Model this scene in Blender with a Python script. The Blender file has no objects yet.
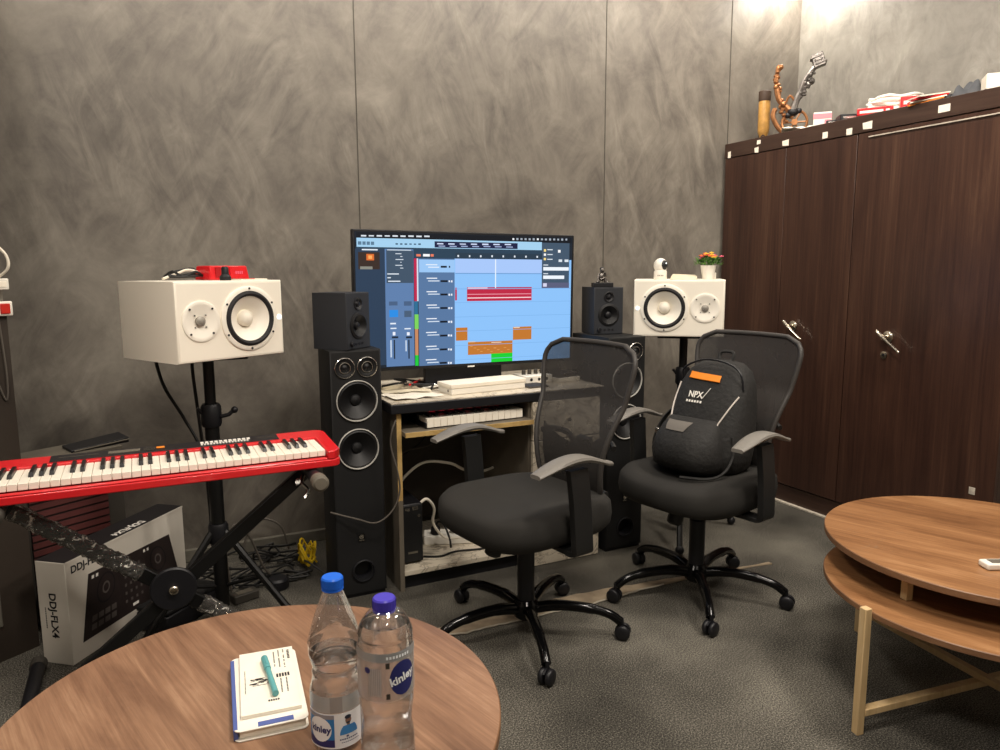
import bpy, bmesh, math, random
from mathutils import Vector, Matrix, Quaternion
random.seed(7)
SC = bpy.context.scene
COL = SC.collection
PI = math.pi

# ------------------------------------------------------------------ materials
def lin(h):
    h = h.lstrip('#')
    c = [int(h[i:i+2], 16) / 255 for i in (0, 2, 4)]
    return tuple((x / 12.92 if x <= .04045 else ((x + .055) / 1.055) ** 2.4) for x in c) + (1,)

def M(name, col, rough=.5, metal=0, var=0, vscale=18, bump=0, bscale=120, emit=0, trans=0, ior=1.45, spec=.5, coat=0):
    m = bpy.data.materials.new(name); m.use_nodes = True
    nt = m.node_tree; b = nt.nodes['Principled BSDF']
    c = lin(col)
    b.inputs['Base Color'].default_value = c
    b.inputs['Roughness'].default_value = rough
    b.inputs['Metallic'].default_value = metal
    b.inputs['IOR'].default_value = ior
    b.inputs['Specular IOR Level'].default_value = spec
    b.inputs['Transmission Weight'].default_value = trans
    b.inputs['Coat Weight'].default_value = coat
    if emit:
        b.inputs['Emission Color'].default_value = c
        b.inputs['Emission Strength'].default_value = emit
    if var or bump:
        tc = nt.nodes.new('ShaderNodeTexCoord')
    if var:
        n = nt.nodes.new('ShaderNodeTexNoise'); n.inputs['Scale'].default_value = vscale
        n.inputs['Detail'].default_value = 5
        nt.links.new(tc.outputs['Object'], n.inputs['Vector'])
        r = nt.nodes.new('ShaderNodeValToRGB')
        r.color_ramp.elements[0].position = .3; r.color_ramp.elements[1].position = .7
        r.color_ramp.elements[0].color = tuple(x * (1 - var) for x in c[:3]) + (1,)
        r.color_ramp.elements[1].color = tuple(min(1, x * (1 + var)) for x in c[:3]) + (1,)
        nt.links.new(n.outputs['Fac'], r.inputs['Fac']); nt.links.new(r.outputs['Color'], b.inputs['Base Color'])
    if bump:
        n2 = nt.nodes.new('ShaderNodeTexNoise'); n2.inputs['Scale'].default_value = bscale
        n2.inputs['Detail'].default_value = 3
        nt.links.new(tc.outputs['Object'], n2.inputs['Vector'])
        bp = nt.nodes.new('ShaderNodeBump'); bp.inputs['Strength'].default_value = bump
        bp.inputs['Distance'].default_value = .01
        nt.links.new(n2.outputs['Fac'], bp.inputs['Height']); nt.links.new(bp.outputs['Normal'], b.inputs['Normal'])
    return m

def N(nt, t, **kw):
    n = nt.nodes.new(t)
    for k, v in kw.items():
        if k in n.inputs: n.inputs[k].default_value = v
        else: setattr(n, k, v)
    return n

def ramp(nt, stops):
    r = nt.nodes.new('ShaderNodeValToRGB'); e = r.color_ramp.elements
    while len(e) < len(stops): e.new(.5)
    for el, (p, c) in zip(e, stops): el.position = p; el.color = lin(c)
    return r

def wood(name, stops, rot, scale, stretch=10, rough=.35, ring=2.2, coat=0.0):
    m = bpy.data.materials.new(name); m.use_nodes = True; nt = m.node_tree; b = nt.nodes['Principled BSDF']; L = nt.links.new
    tc = N(nt, 'ShaderNodeTexCoord'); mp = N(nt, 'ShaderNodeMapping')
    m0 = N(nt, 'ShaderNodeMapping'); m0.inputs['Rotation'].default_value = rot
    mp.inputs['Scale'].default_value = scale
    L(tc.outputs['Object'], m0.inputs['Vector']); L(m0.outputs[0], mp.inputs['Vector'])
    n1 = N(nt, 'ShaderNodeTexNoise', Scale=ring, Detail=6., Roughness=.62, Distortion=.6); L(mp.outputs[0], n1.inputs['Vector'])
    mp2 = N(nt, 'ShaderNodeMapping'); mp2.inputs['Scale'].default_value = (1, stretch, stretch); L(mp.outputs[0], mp2.inputs['Vector'])
    n2 = N(nt, 'ShaderNodeTexNoise', Scale=3., Detail=4., Roughness=.7); L(mp2.outputs[0], n2.inputs['Vector'])
    mx = N(nt, 'ShaderNodeMix'); mx.data_type = 'FLOAT'; mx.inputs[0].default_value = .4
    L(n1.outputs['Fac'], mx.inputs[2]); L(n2.outputs['Fac'], mx.inputs[3])
    r = ramp(nt, stops); L(mx.outputs[0], r.inputs['Fac']); L(r.outputs['Color'], b.inputs['Base Color'])
    b.inputs['Roughness'].default_value = rough; b.inputs['Coat Weight'].default_value = coat
    bp = N(nt, 'ShaderNodeBump', Strength=.06, Distance=.004); L(mx.outputs[0], bp.inputs['Height']); L(bp.outputs['Normal'], b.inputs['Normal'])
    return m

def plaster(name, stops, scale=1.0):
    m = bpy.data.materials.new(name); m.use_nodes = True; nt = m.node_tree; b = nt.nodes['Principled BSDF']; L = nt.links.new
    tc = N(nt, 'ShaderNodeTexCoord')
    big = N(nt, 'ShaderNodeTexNoise', Scale=1.1 * scale, Detail=3., Roughness=.5, Distortion=.3); L(tc.outputs['Object'], big.inputs['Vector'])
    mid = N(nt, 'ShaderNodeTexNoise', Scale=4.2 * scale, Detail=9., Roughness=.68, Distortion=.45); L(tc.outputs['Object'], mid.inputs['Vector'])
    prev = None
    # short trowel strokes in two directions, each faded in by patches
    for k, (rot, loc) in enumerate(((1.0, (0, 0, 0)), (-1.25, (7, 3, 5)))):
        m0 = N(nt, 'ShaderNodeMapping'); m0.inputs['Rotation'].default_value = (0, rot, 0); m0.inputs['Location'].default_value = loc; mp = N(nt, 'ShaderNodeMapping'); mp.inputs['Scale'].default_value = (2.4, 7.5, 7.5)
        L(tc.outputs['Object'], m0.inputs['Vector']); L(m0.outputs[0], mp.inputs['Vector'])
        st = N(nt, 'ShaderNodeTexNoise', Scale=1.5 * scale, Detail=6., Roughness=.65, Distortion=.9); L(mp.outputs[0], st.inputs['Vector'])
        pm = N(nt, 'ShaderNodeTexNoise', Scale=1.9 * scale, Detail=2.); mp2 = N(nt, 'ShaderNodeMapping'); mp2.inputs['Location'].default_value = (5 + 9 * k, 2, 9 - 4 * k)
        L(tc.outputs['Object'], mp2.inputs['Vector']); L(mp2.outputs[0], pm.inputs['Vector'])
        pr = N(nt, 'ShaderNodeMapRange'); pr.inputs[1].default_value = .42; pr.inputs[2].default_value = .6; pr.inputs[3].default_value = .03; pr.inputs[4].default_value = .42
        L(pm.outputs['Fac'], pr.inputs[0])
        if prev is None:
            m1 = N(nt, 'ShaderNodeMix'); m1.data_type = 'FLOAT'; m1.inputs[0].default_value = .5; L(big.outputs['Fac'], m1.inputs[2]); L(mid.outputs['Fac'], m1.inputs[3]); prev = m1
        m2 = N(nt, 'ShaderNodeMix'); m2.data_type = 'FLOAT'; L(pr.outputs[0], m2.inputs[0]); L(prev.outputs[0], m2.inputs[2]); L(st.outputs['Fac'], m2.inputs[3]); prev = m2
    r = ramp(nt, stops); L(prev.outputs[0], r.inputs['Fac']); L(r.outputs['Color'], b.inputs['Base Color'])
    b.inputs['Roughness'].default_value = .5; b.inputs['Specular IOR Level'].default_value = .4
    bp = N(nt, 'ShaderNodeBump', Strength=.06, Distance=.02); L(prev.outputs[0], bp.inputs['Height']); L(bp.outputs['Normal'], b.inputs['Normal'])
    return m

def carpet(name):
    m = bpy.data.materials.new(name); m.use_nodes = True; nt = m.node_tree; b = nt.nodes['Principled BSDF']; L = nt.links.new
    tc = N(nt, 'ShaderNodeTexCoord')
    f = N(nt, 'ShaderNodeTexNoise', Scale=230., Detail=2., Roughness=.7); L(tc.outputs['Object'], f.inputs['Vector'])
    g = N(nt, 'ShaderNodeTexNoise', Scale=2.2, Detail=4.); L(tc.outputs['Object'], g.inputs['Vector'])
    mx = N(nt, 'ShaderNodeMix'); mx.data_type = 'FLOAT'; mx.inputs[0].default_value = .3; L(f.outputs['Fac'], mx.inputs[2]); L(g.outputs['Fac'], mx.inputs[3])
    r = ramp(nt, [(.37, '23221f'), (.5, '514e48'), (.63, '8b867b')]); L(mx.outputs[0], r.inputs['Fac']); L(r.outputs['Color'], b.inputs['Base Color'])
    b.inputs['Roughness'].default_value = .95; b.inputs['Specular IOR Level'].default_value = .1
    bp = N(nt, 'ShaderNodeBump', Strength=.35, Distance=.005); L(f.outputs['Fac'], bp.inputs['Height']); L(bp.outputs['Normal'], b.inputs['Normal'])
    return m

def marble(name):
    m = bpy.data.materials.new(name); m.use_nodes = True; nt = m.node_tree; b = nt.nodes['Principled BSDF']; L = nt.links.new
    tc = N(nt, 'ShaderNodeTexCoord')
    a = N(nt, 'ShaderNodeTexNoise', Scale=5., Detail=8., Roughness=.65, Distortion=2.2); L(tc.outputs['Object'], a.inputs['Vector'])
    r = ramp(nt, [(.3, 'c9bfac'), (.47, 'd8cdba'), (.5, '8d8272'), (.53, 'd2c7b3'), (.8, 'e0d6c4')]); L(a.outputs['Fac'], r.inputs['Fac']); L(r.outputs['Color'], b.inputs['Base Color'])
    b.inputs['Roughness'].default_value = .3
    return m

def meshcloth(name, col, opacity):
    m = bpy.data.materials.new(name); m.use_nodes = True; nt = m.node_tree; b = nt.nodes['Principled BSDF']; L = nt.links.new
    b.inputs['Base Color'].default_value = lin(col); b.inputs['Roughness'].default_value = .7
    t = N(nt, 'ShaderNodeBsdfTransparent'); mx = N(nt, 'ShaderNodeMixShader'); out = nt.nodes['Material Output']
    tc = N(nt, 'ShaderNodeTexCoord'); ch = N(nt, 'ShaderNodeTexNoise', Scale=14., Detail=1.); L(tc.outputs['Object'], ch.inputs['Vector'])
    mr = N(nt, 'ShaderNodeMapRange'); mr.inputs[3].default_value = opacity - .06; mr.inputs[4].default_value = opacity + .06; L(ch.outputs['Fac'], mr.inputs[0])
    L(mr.outputs[0], mx.inputs[0]); L(t.outputs[0], mx.inputs[1]); L(b.outputs[0], mx.inputs[2]); L(mx.outputs[0], out.inputs['Surface'])
    return m

def film(name, gloss=.25, tint='ffffff', rough=.06, bump=0, opaque=0.0, bscale=60, crinkle_glint=0):
    """thin clear plastic: transparent with a fresnel-weighted gloss"""
    m = bpy.data.materials.new(name); m.use_nodes = True; nt = m.node_tree; L = nt.links.new
    nt.nodes.remove(nt.nodes['Principled BSDF']); out = nt.nodes['Material Output']
    t = N(nt, 'ShaderNodeBsdfTransparent'); t.inputs[0].default_value = lin(tint)
    g = N(nt, 'ShaderNodeBsdfGlossy', Roughness=rough); g.inputs[0].default_value = (1, 1, 1, 1)
    fr = N(nt, 'ShaderNodeLayerWeight', Blend=.35); mr = N(nt, 'ShaderNodeMapRange'); mr.inputs[3].default_value = .04; mr.inputs[4].default_value = gloss + .3
    L(fr.outputs['Fresnel'], mr.inputs[0]); mx = N(nt, 'ShaderNodeMixShader'); L(mr.outputs[0], mx.inputs[0]); L(t.outputs[0], mx.inputs[1]); L(g.outputs[0], mx.inputs[2])
    last = mx
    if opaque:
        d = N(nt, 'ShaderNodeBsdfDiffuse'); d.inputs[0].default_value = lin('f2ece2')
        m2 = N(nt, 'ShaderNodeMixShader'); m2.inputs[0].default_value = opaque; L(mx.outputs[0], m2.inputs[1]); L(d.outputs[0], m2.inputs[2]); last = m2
        if crinkle_glint:  # crinkle highlights painted in as white diffuse streaks
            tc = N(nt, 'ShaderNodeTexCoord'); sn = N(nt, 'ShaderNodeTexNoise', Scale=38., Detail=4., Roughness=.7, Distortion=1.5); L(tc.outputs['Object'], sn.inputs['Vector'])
            sr = N(nt, 'ShaderNodeMapRange'); sr.inputs[1].default_value = .56; sr.inputs[2].default_value = .66; sr.inputs[3].default_value = opaque; sr.inputs[4].default_value = crinkle_glint
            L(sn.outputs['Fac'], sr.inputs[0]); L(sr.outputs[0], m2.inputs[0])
    if bump:
        tc = N(nt, 'ShaderNodeTexCoord'); n = N(nt, 'ShaderNodeTexNoise', Scale=float(bscale), Detail=3.); L(tc.outputs['Object'], n.inputs['Vector'])
        bp = N(nt, 'ShaderNodeBump', Strength=bump, Distance=.02); L(n.outputs['Fac'], bp.inputs['Height']); L(bp.outputs['Normal'], g.inputs['Normal']); L(bp.outputs['Normal'], fr.inputs['Normal'])
    L(last.outputs[0], out.inputs['Surface'])
    return m

MT = {}
MT['wall'] = plaster('grey trowelled plaster', [(.34, '4a4640'), (.45, '655f58'), (.53, '767067'), (.61, '878177'), (.71, '9f988c')])
MT['wall_r'] = plaster('pale grey trowelled plaster', [(.34, '625f59'), (.45, '7d7972'), (.55, '8f8b83'), (.67, 'aaa69c')])
MT['seam'] = M('wall seam', '46423b', .8)
MT['carpet'] = carpet('charcoal carpet')
MT['ceil'] = M('ceiling paint', '8a857c', .9, var=.05)
MT['dado'] = M('dark brown panel', '352d26', .6, var=.15, vscale=3, bump=.1, bscale=40)
MT['base'] = M('dusty skirting', '6b675d', .85, var=.25, vscale=12)
MT['veneer'] = wood('dark walnut veneer', [(.28, '24150f'), (.43, '35211a'), (.55, '432c22'), (.72, '5c4334')], (0, PI / 2, 0), (.5, 5.0, 5.0), 6, .36, 1.7)
MT['veneer_fascia'] = wood('dark walnut fascia veneer', [(.25, '2c1c16'), (.5, '3c2a22'), (.75, '4b382e')], (0, 0, PI / 2), (1, 4, 4), 8, .38)
MT['walnut'] = wood('walnut tabletop', [(.27, '523a2b'), (.42, '775742'), (.55, '906d54'), (.70, 'ad8a6e')], (0, 0, math.radians(75)), (.9, 5.5, 5.5), 6, .36, 2.6, .05)
MT['walnut2'] = wood('golden walnut tabletop', [(.27, '573820'), (.42, '7f5737'), (.55, '9a6e48'), (.70, 'bb8f66')], (0, 0, math.radians(68)), (.85, 5.0, 5.0), 7, .34, 2.0, .12)
MT['edge'] = wood('walnut edge band', [(.3, '6b4a33'), (.7, '8f6a4c')], (0, 0, 0), (3, 3, 12), 4, .45)
MT['oak'] = wood('pale oak', [(.3, 'b99a6e'), (.5, 'd0b283'), (.75, 'e2c9a0')], (0, PI / 2, 0), (2, 8, 8), 6, .5, 2)
MT['chip'] = wood('bare chipboard edge', [(.3, '9a7a45'), (.55, 'bd9d62'), (.75, 'd2b67e')], (0, 0, 0), (6, 6, 6), 2, .7)
MT['marble'] = marble('marbled laminate')
MT['marble_d'] = M('grey laminate side', '6f675b', .5, var=.12, vscale=8)
MT['black'] = M('black plastic', '16161a', .45)
MT['black_m'] = M('matt black vinyl', '131314', .62, bump=.05, bscale=300)
MT['black_g'] = M('gloss black steel', '0b0b0c', .16, .3)
MT['steel'] = M('black powder coated steel', '141414', .42, .2)
MT['cone'] = M('black cone', '0e0e10', .5)
MT['silver'] = M('brushed silver', 'cfcbc4', .25, 1)
MT['chrome'] = M('satin nickel', 'd6cdbd', .22, 1)
MT['ring_l'] = M('silver ring', 'd8d5ce', .4, .3)
MT['ivory'] = M('ivory white cabinet', 'f6efe0', .42)
MT['ivory_c'] = M('white cone', 'f5efe2', .5)
MT['rubber'] = M('black rubber surround', '1c1a1c', .6)
MT['mesh_g'] = M('grey tweeter mesh', '9b968d', .5, .4, var=.3, vscale=400)
MT['blue_g'] = M('slate grey vinyl', '2a2c31', .6, bump=.05, bscale=300)
MT['red'] = M('glossy red plastic', 'd51f26', .28, coat=.3)
MT['red_d'] = M('dark red plastic', 'a4151b', .4)
MT['key_w'] = M('white keys', 'f6efe0', .3)
MT['key_b'] = M('black keys', '151416', .35)
MT['panel_k'] = M('keyboard control panel', '1d1a1d', .4)
MT['print_w'] = M('white print', 'ece8e0', .6)
MT['print_k'] = M('black print', '17161a', .6)
MT['card'] = M('white carton', 'd9d2c6', .6, var=.05, vscale=6)
MT['card_b'] = M('black carton', '1a1719', .5)
MT['deck'] = M('printed controller picture', '2b2322', .45, var=.2, vscale=10)
MT['deck_l'] = M('printed controller detail', '57504d', .5)
MT['fabric'] = M('black seat fabric', '252320', .85, bump=.25, bscale=500, var=.1, vscale=5)
MT['meshback'] = meshcloth('charcoal chair mesh', '302d2b', .85)
MT['chair_p'] = M('black nylon', '1d1d1d', .5)
MT['chair_f'] = M('grey edged nylon frame', '3c3937', .5)
MT['arm'] = M('grey armrest skin', '77736d', .5)
MT['pack'] = M('black backpack nylon', '201f1e', .75, bump=.35, bscale=60, var=.2, vscale=12)
MT['pack_g'] = M('grey backpack patch', '6a655f', .8)
MT['orange'] = M('orange zip flap', 'ef8a24', .5)
MT['piping'] = M('reflective piping', 'd8cfc6', .4)
MT['maroon'] = M('maroon slats', '4c2321', .5, var=.15)
MT['slat_d'] = M('dark slat gap', '1d1211', .7)
MT['grey_b'] = M('dark grey cabinet', '3d3933', .6, var=.1, vscale=5)
MT['grey_t'] = M('dusty grey cabinet top', '645e53', .7, var=.12, vscale=6)
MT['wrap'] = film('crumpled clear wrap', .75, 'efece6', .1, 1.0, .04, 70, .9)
MT['pet'] = film('clear bottle plastic', .35, 'f6f8fa', .05, .12, 0.03, 30)
MT['water'] = M('water', 'ffffff', .0, trans=1, ior=1.33)
MT['cap_b'] = M('blue bottle cap', '1b62d0', .35)
MT['cap_v'] = M('violet bottle cap', '463cae', .35)
MT['lab_b'] = M('label blue', '2a78b8', .4)
MT['lab_n'] = M('label navy', '262a66', .4)
MT['lab_w'] = M('label white', 'eef0f2', .4)
MT['lab_c'] = film('printed clear label', .2, 'c9c2c6', .15, 0, .22)
MT['lab_lb'] = film('pale blue clear label', .2, '8fb2d0', .15, 0, .3)
MT['skin'] = M('printed skin tone', '8d6a58', .5)
MT['hair'] = M('printed dark hair', '1d2a3a', .5)
MT['shirt'] = M('printed blue shirt', '3f86c4', .5)
MT['paper'] = M('paper', 'f0e8d8', .7, var=.04, vscale=20)
MT['paper_o'] = M('aged paper', 'd9ceb4', .75, var=.1, vscale=14)
MT['book_b'] = M('blue book edge', '4f5f9c', .5)
MT['teal'] = M('teal pen', '5fa3a6', .35)
MT['cable'] = M('black cable', '191817', .55)
MT['cable_g'] = M('grey cable', '57514a', .6)
MT['cable_w'] = M('white cable', 'e4dccb', .5)
MT['yellow'] = M('yellow cable', 'e6c21e', .5)
MT['white_p'] = M('white plastic', 'ece7dc', .35)
MT['red_sw'] = M('red switch', 'c0261c', .35)
MT['leaf'] = M('green leaves', '4d7d2d', .6, var=.4, vscale=30)
MT['flower_o'] = M('orange petals', 'e8703a', .6)
MT['flower_y'] = M('yellow petals', 'f0c030', .6)
MT['flower_p'] = M('pink petals', 'e0607a', .6)
MT['bronze'] = M('bronze', '9a6a45', .4, .7, var=.3, vscale=40)
MT['pewter'] = M('tarnished pewter', '77726e', .35, .8, var=.4, vscale=40)
MT['amber'] = M('amber bamboo', 'b78a48', .45, var=.25, vscale=30)
MT['brown_d'] = M('dark brown cap', '4a3a30', .6)
MT['pink'] = M('pink print', 'e28a94', .5)
MT['cloth_d'] = M('dark slate cloth', '4a4c50', .8, var=.15)
MT['strip'] = M('torn vinyl strip', 'a3927b', .75, var=.3, vscale=14, bump=.3, bscale=40)
MT['strip_l'] = M('torn vinyl edge', 'c8bfae', .75, var=.2, vscale=30)
MT['lens_w'] = M('lens white glint', 'ffffff', .1)
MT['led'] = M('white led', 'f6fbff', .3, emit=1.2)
MT['redglow'] = M('red glowing pads', 'a01c2c', .4, emit=.45)
MT['dust'] = M('white dust', 'b9b0a2', .9, var=.3, vscale=30)

# ------------------------------------------------------------------ mesh builder
class MB:
    def __init__(s): s.bm = bmesh.new(); s.M = Matrix(); s.mi = 0
    def at(s, loc=(0, 0, 0), rz=0, rx=0, ry=0):
        s.M = Matrix.Translation(loc) @ Matrix.Rotation(rz, 4, 'Z') @ Matrix.Rotation(ry, 4, 'Y') @ Matrix.Rotation(rx, 4, 'X'); return s
    def mat(s, i): s.mi = i; return s
    def v(s, p): return s.bm.verts.new(s.M @ Vector(p))
    def f(s, vs):
        try:
            fc = s.bm.faces.new(vs); fc.material_index = s.mi; return fc
        except ValueError: return None
    def box(s, x0, x1, y0, y1, z0, z1):
        p = [(x0, y0, z0), (x1, y0, z0), (x1, y1, z0), (x0, y1, z0), (x0, y0, z1), (x1, y0, z1), (x1, y1, z1), (x0, y1, z1)]
        v = [s.v(q) for q in p]
        for i in ((3, 2, 1, 0), (4, 5, 6, 7), (0, 1, 5, 4), (1, 2, 6, 5), (2, 3, 7, 6), (3, 0, 4, 7)): s.f([v[k] for k in i])
        return s
    def loft(s, rings, cap0=True, cap1=True, closed=True):
        R = [[s.v(p) for p in r] for r in rings]; n = len(R[0])
        for a, b in zip(R, R[1:]):
            for i in range(n if closed else n - 1):
                j = (i + 1) % n; s.f([a[i], a[j], b[j], b[i]])
        if closed and cap0: s.f(R[0][::-1])
        if closed and cap1: s.f(R[-1])
        return s
    def lathe(s, prof, c=(0, 0, 0), ax=(0, 0, 1), seg=32, cap0=True, cap1=True):
        q = Vector((0, 0, 1)).rotation_difference(Vector(ax).normalized()); c = Vector(c)
        rings = [[c + q @ Vector((r * math.cos(2 * PI * k / seg), r * math.sin(2 * PI * k / seg), z)) for k in range(seg)] for r, z in prof]
        return s.loft(rings, cap0, cap1)
    def cyl(s, a, b, r, r2=None, seg=20):
        a, b = Vector(a), Vector(b); return s.lathe([(r, 0), (r2 if r2 else r, (b - a).length)], a, b - a, seg)
    def tube(s, pts, r, seg=8, close=False):
        P = [Vector(p) for p in pts]; n = len(P); rs = r if isinstance(r, (list, tuple)) else [r] * n
        T = []
        for i in range(n):
            a = P[i - 1] if (i or close) else P[0]; b = P[(i + 1) % n] if (i < n - 1 or close) else P[-1]
            t = b - a; T.append(t.normalized() if t.length > 1e-9 else Vector((0, 0, 1)))
        u = T[0].orthogonal().normalized(); rings = []
        for i in range(n):
            u = (u - T[i] * u.dot(T[i])); u = u.normalized() if u.length > 1e-6 else T[i].orthogonal().normalized()
            w = T[i].cross(u)
            rings.append([P[i] + (u * math.cos(2 * PI * k / seg) + w * math.sin(2 * PI * k / seg)) * rs[i] for k in range(seg)])
        if close: rings.append(rings[0]); return s.loft(rings, False, False)
        return s.loft(rings)
    def ell(s, c, rx, ry=None, rz=None, seg=16, rings=10):
        ry = ry or rx; rz = rz or rx
        R = []
        for i in range(rings + 1):
            a = -PI / 2 + PI * i / rings; a = max(-PI / 2 + .06, min(PI / 2 - .06, a))
            R.append([(c[0] + rx * math.cos(a) * math.cos(2 * PI * k / seg), c[1] + ry * math.cos(a) * math.sin(2 * PI * k / seg), c[2] + rz * math.sin(a)) for k in range(seg)])
        return s.loft(R)
    def prism(s, pts, z0, z1):
        return s.loft([[(x, y, z0) for x, y in pts], [(x, y, z1) for x, y in pts]])
    def prism_y(s, pts, y0, y1):   # outline in x,z extruded along y
        return s.loft([[(x, y0, z) for x, z in pts], [(x, y1, z) for x, z in pts]])
    def cabinet(s, w, d, z0, z1, cells, r=.006, depth=.03):
        """box with a rounded open front, filled by rectangular cells, a cell may carry a round recess (cx, cz, radius)"""
        def rc(i, y): return [(-w / 2 + i, y, z0 + i), (w / 2 - i, y, z0 + i), (w / 2 - i, y, z1 - i), (-w / 2 + i, y, z1 - i)]
        s.loft([rc(r, d), rc(r * .3, d - r * .3), rc(0, d - r), rc(0, r), rc(r * .3, r * .3), rc(r, 0)], True, False)
        for x0, x1, a, b, hole in cells:
            x0, x1, a, b = max(x0, -w / 2 + r), min(x1, w / 2 - r), max(a, z0 + r), min(b, z1 - r)
            if not hole: s.quad((x0, 0, a), (x1, 0, a), (x1, 0, b), (x0, 0, b)); continue
            cx, cz, R = hole
            A = sorted([2 * PI * i / 48 for i in range(48)] + [math.atan2(q - cz, p - cx) % (2 * PI) for p in (x0, x1) for q in (a, b)])
            def per(t):
                c, n = math.cos(t), math.sin(t); k = min(((x1 if c > 0 else x0) - cx) / c if abs(c) > 1e-9 else 9e9, ((b if n > 0 else a) - cz) / n if abs(n) > 1e-9 else 9e9); return (cx + c * k, 0, cz + n * k)
            s.loft([[per(t) for t in A], [(cx + R * math.cos(t), 0, cz + R * math.sin(t)) for t in A], [(cx + R * math.cos(t), depth, cz + R * math.sin(t)) for t in A]], False, True)
        return s
    def quad(s, *p): s.f([s.v(q) for q in p]); return s
    def grid(s, fn, nu, nv):
        V = [[s.v(fn(i / nu, j / nv)) for j in range(nv + 1)] for i in range(nu + 1)]
        for i in range(nu):
            for j in range(nv): s.f([V[i][j], V[i + 1][j], V[i + 1][j + 1], V[i][j + 1]])
        return s
    def text(s, body, size, fn, align='CENTER', bold=False):
        cu = bpy.data.curves.new('lettering', 'FONT'); cu.body = body; cu.size = size; cu.align_x = align; cu.align_y = 'CENTER'; cu.fill_mode = 'FRONT'
        if bold: cu.offset = size * .03
        cu.resolution_u = 3
        ob = bpy.data.objects.new('lettering', cu); me = bpy.data.meshes.new_from_object(ob)
        V = [s.v(fn(v.co.x, v.co.y)) for v in me.vertices]
        for p in me.polygons: s.f([V[i] for i in p.vertices])
        bpy.data.objects.remove(ob); bpy.data.curves.remove(cu); bpy.data.meshes.remove(me)
        return s
    def out(s, name, mats, parent=None, bevel=0, smooth=35, seg=2, loc=None, normals=True):
        if normals: bmesh.ops.recalc_face_normals(s.bm, faces=s.bm.faces[:])
        me = bpy.data.meshes.new(name); s.bm.to_mesh(me); s.bm.free()
        for m in (mats if isinstance(mats, (list, tuple)) else [mats]): me.materials.append(MT[m] if isinstance(m, str) else m)
        if smooth:
            for p in me.polygons: p.use_smooth = True
            me.set_sharp_from_angle(angle=math.radians(smooth))
        o = bpy.data.objects.new(name, me); COL.objects.link(o)
        if parent: o.parent = parent
        if loc: o.location = loc
        if bevel:
            b = o.modifiers.new('bevel', 'BEVEL'); b.width = bevel; b.segments = seg; b.limit_method = 'ANGLE'; b.angle_limit = math.radians(40)
        return o

def thing(name, label, cat, loc=(0, 0, 0), rz=0, group=None):
    o = bpy.data.objects.new(name, None); o.empty_display_size = .05; COL.objects.link(o)
    o.location = loc; o.rotation_euler = (0, 0, rz)
    o['label'] = label; o['category'] = cat
    if group: o['group'] = group
    return o
def tag(o, label, cat, group=None, kind=None):
    o['label'] = label; o['category'] = cat
    if group: o['group'] = group
    if kind: o['kind'] = kind
    return o
def struct(o): o['kind'] = 'structure'; return o
def copy_tree(o, parent=None):
    c = o.copy(); COL.objects.link(c)
    if parent: c.parent = parent
    for ch in list(o.children): copy_tree(ch, c)
    return c
def rrect(w, h, r, n=5, cx=0, cy=0):
    pts = []
    for sx, sy, a0 in ((1, 1, 0), (-1, 1, 90), (-1, -1, 180), (1, -1, 270)):
        for k in range(n + 1):
            a = math.radians(a0 + 90 * k / n); pts.append((cx + sx * (w / 2 - r) + r * math.cos(a), cy + sy * (h / 2 - r) + r * math.sin(a)))
    return pts
def smooth_path(pts, n=8):
    P = [Vector(p) for p in pts]; out = []
    for i in range(len(P) - 1):
        p0, p1, p2, p3 = P[max(i - 1, 0)], P[i], P[i + 1], P[min(i + 2, len(P) - 1)]
        for k in range(n):
            t = k / n; out.append(.5 * ((2 * p1) + (p2 - p0) * t + (2 * p0 - 5 * p1 + 4 * p2 - p3) * t * t + (3 * p1 - p0 - 3 * p2 + p3) * t ** 3))
    out.append(P[-1]); return out
# ------------------------------------------------------------------ camera
PITCH, YAW, ROLL, FPX, HCAM = math.radians(8.25), math.radians(26.0), math.radians(-.26), 736.8, 1.26
fw = Vector((math.sin(YAW) * math.cos(PITCH), math.cos(YAW) * math.cos(PITCH), -math.sin(PITCH)))
rt = Vector((math.cos(YAW), -math.sin(YAW), 0)); up = rt.cross(fw)
rr = rt * math.cos(ROLL) + up * math.sin(ROLL); uu = up * math.cos(ROLL) - rt * math.sin(ROLL)
cam = bpy.data.cameras.new('camera'); cam.sensor_width = 36; cam.lens = FPX / 1000 * 36; cam.clip_start = .05
co = bpy.data.objects.new('camera', cam); COL.objects.link(co); SC.camera = co
co.matrix_world = Matrix(((rr.x, uu.x, -fw.x, 0), (rr.y, uu.y, -fw.y, 0), (rr.z, uu.z, -fw.z, HCAM), (0, 0, 0, 1)))

# ------------------------------------------------------------------ room shell
YW, XR, ZC = 3.36, 3.63, 2.9
struct(MB().box(-1.5, 3.8, -1.8, 3.5, -.08, 0).out('floor', 'carpet', smooth=0))
struct(MB().box(-1.5, 3.8, -1.8, 3.5, ZC, ZC + .08).out('ceiling', 'ceil', smooth=0))
struct(MB().box(-1.5, 3.8, YW, YW + .14, 0, ZC).out('wall_back', 'wall', smooth=0))
struct(MB().box(XR, XR + .17, -1.8, YW, 0, ZC).out('wall_right', 'wall_r', smooth=0))
struct(MB().box(-1.5, 3.8, -1.9, -1.8, 0, ZC).out('wall_front', 'wall_r', smooth=0))
struct(MB().prism([(-.386, 2.80), (-1.30, 2.17), (-1.30, -1.8), (-1.45, -1.8), (-1.45, 2.24), (-.44, 2.86)], 0, ZC).out('wall_left', 'wall', smooth=0))
w = MB().mat(0)
ex, ey = -.82, -.573
def wl(t, o): return (-.391 + ex * t + .573 * o, 2.80 + ey * t - .82 * o)
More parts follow.
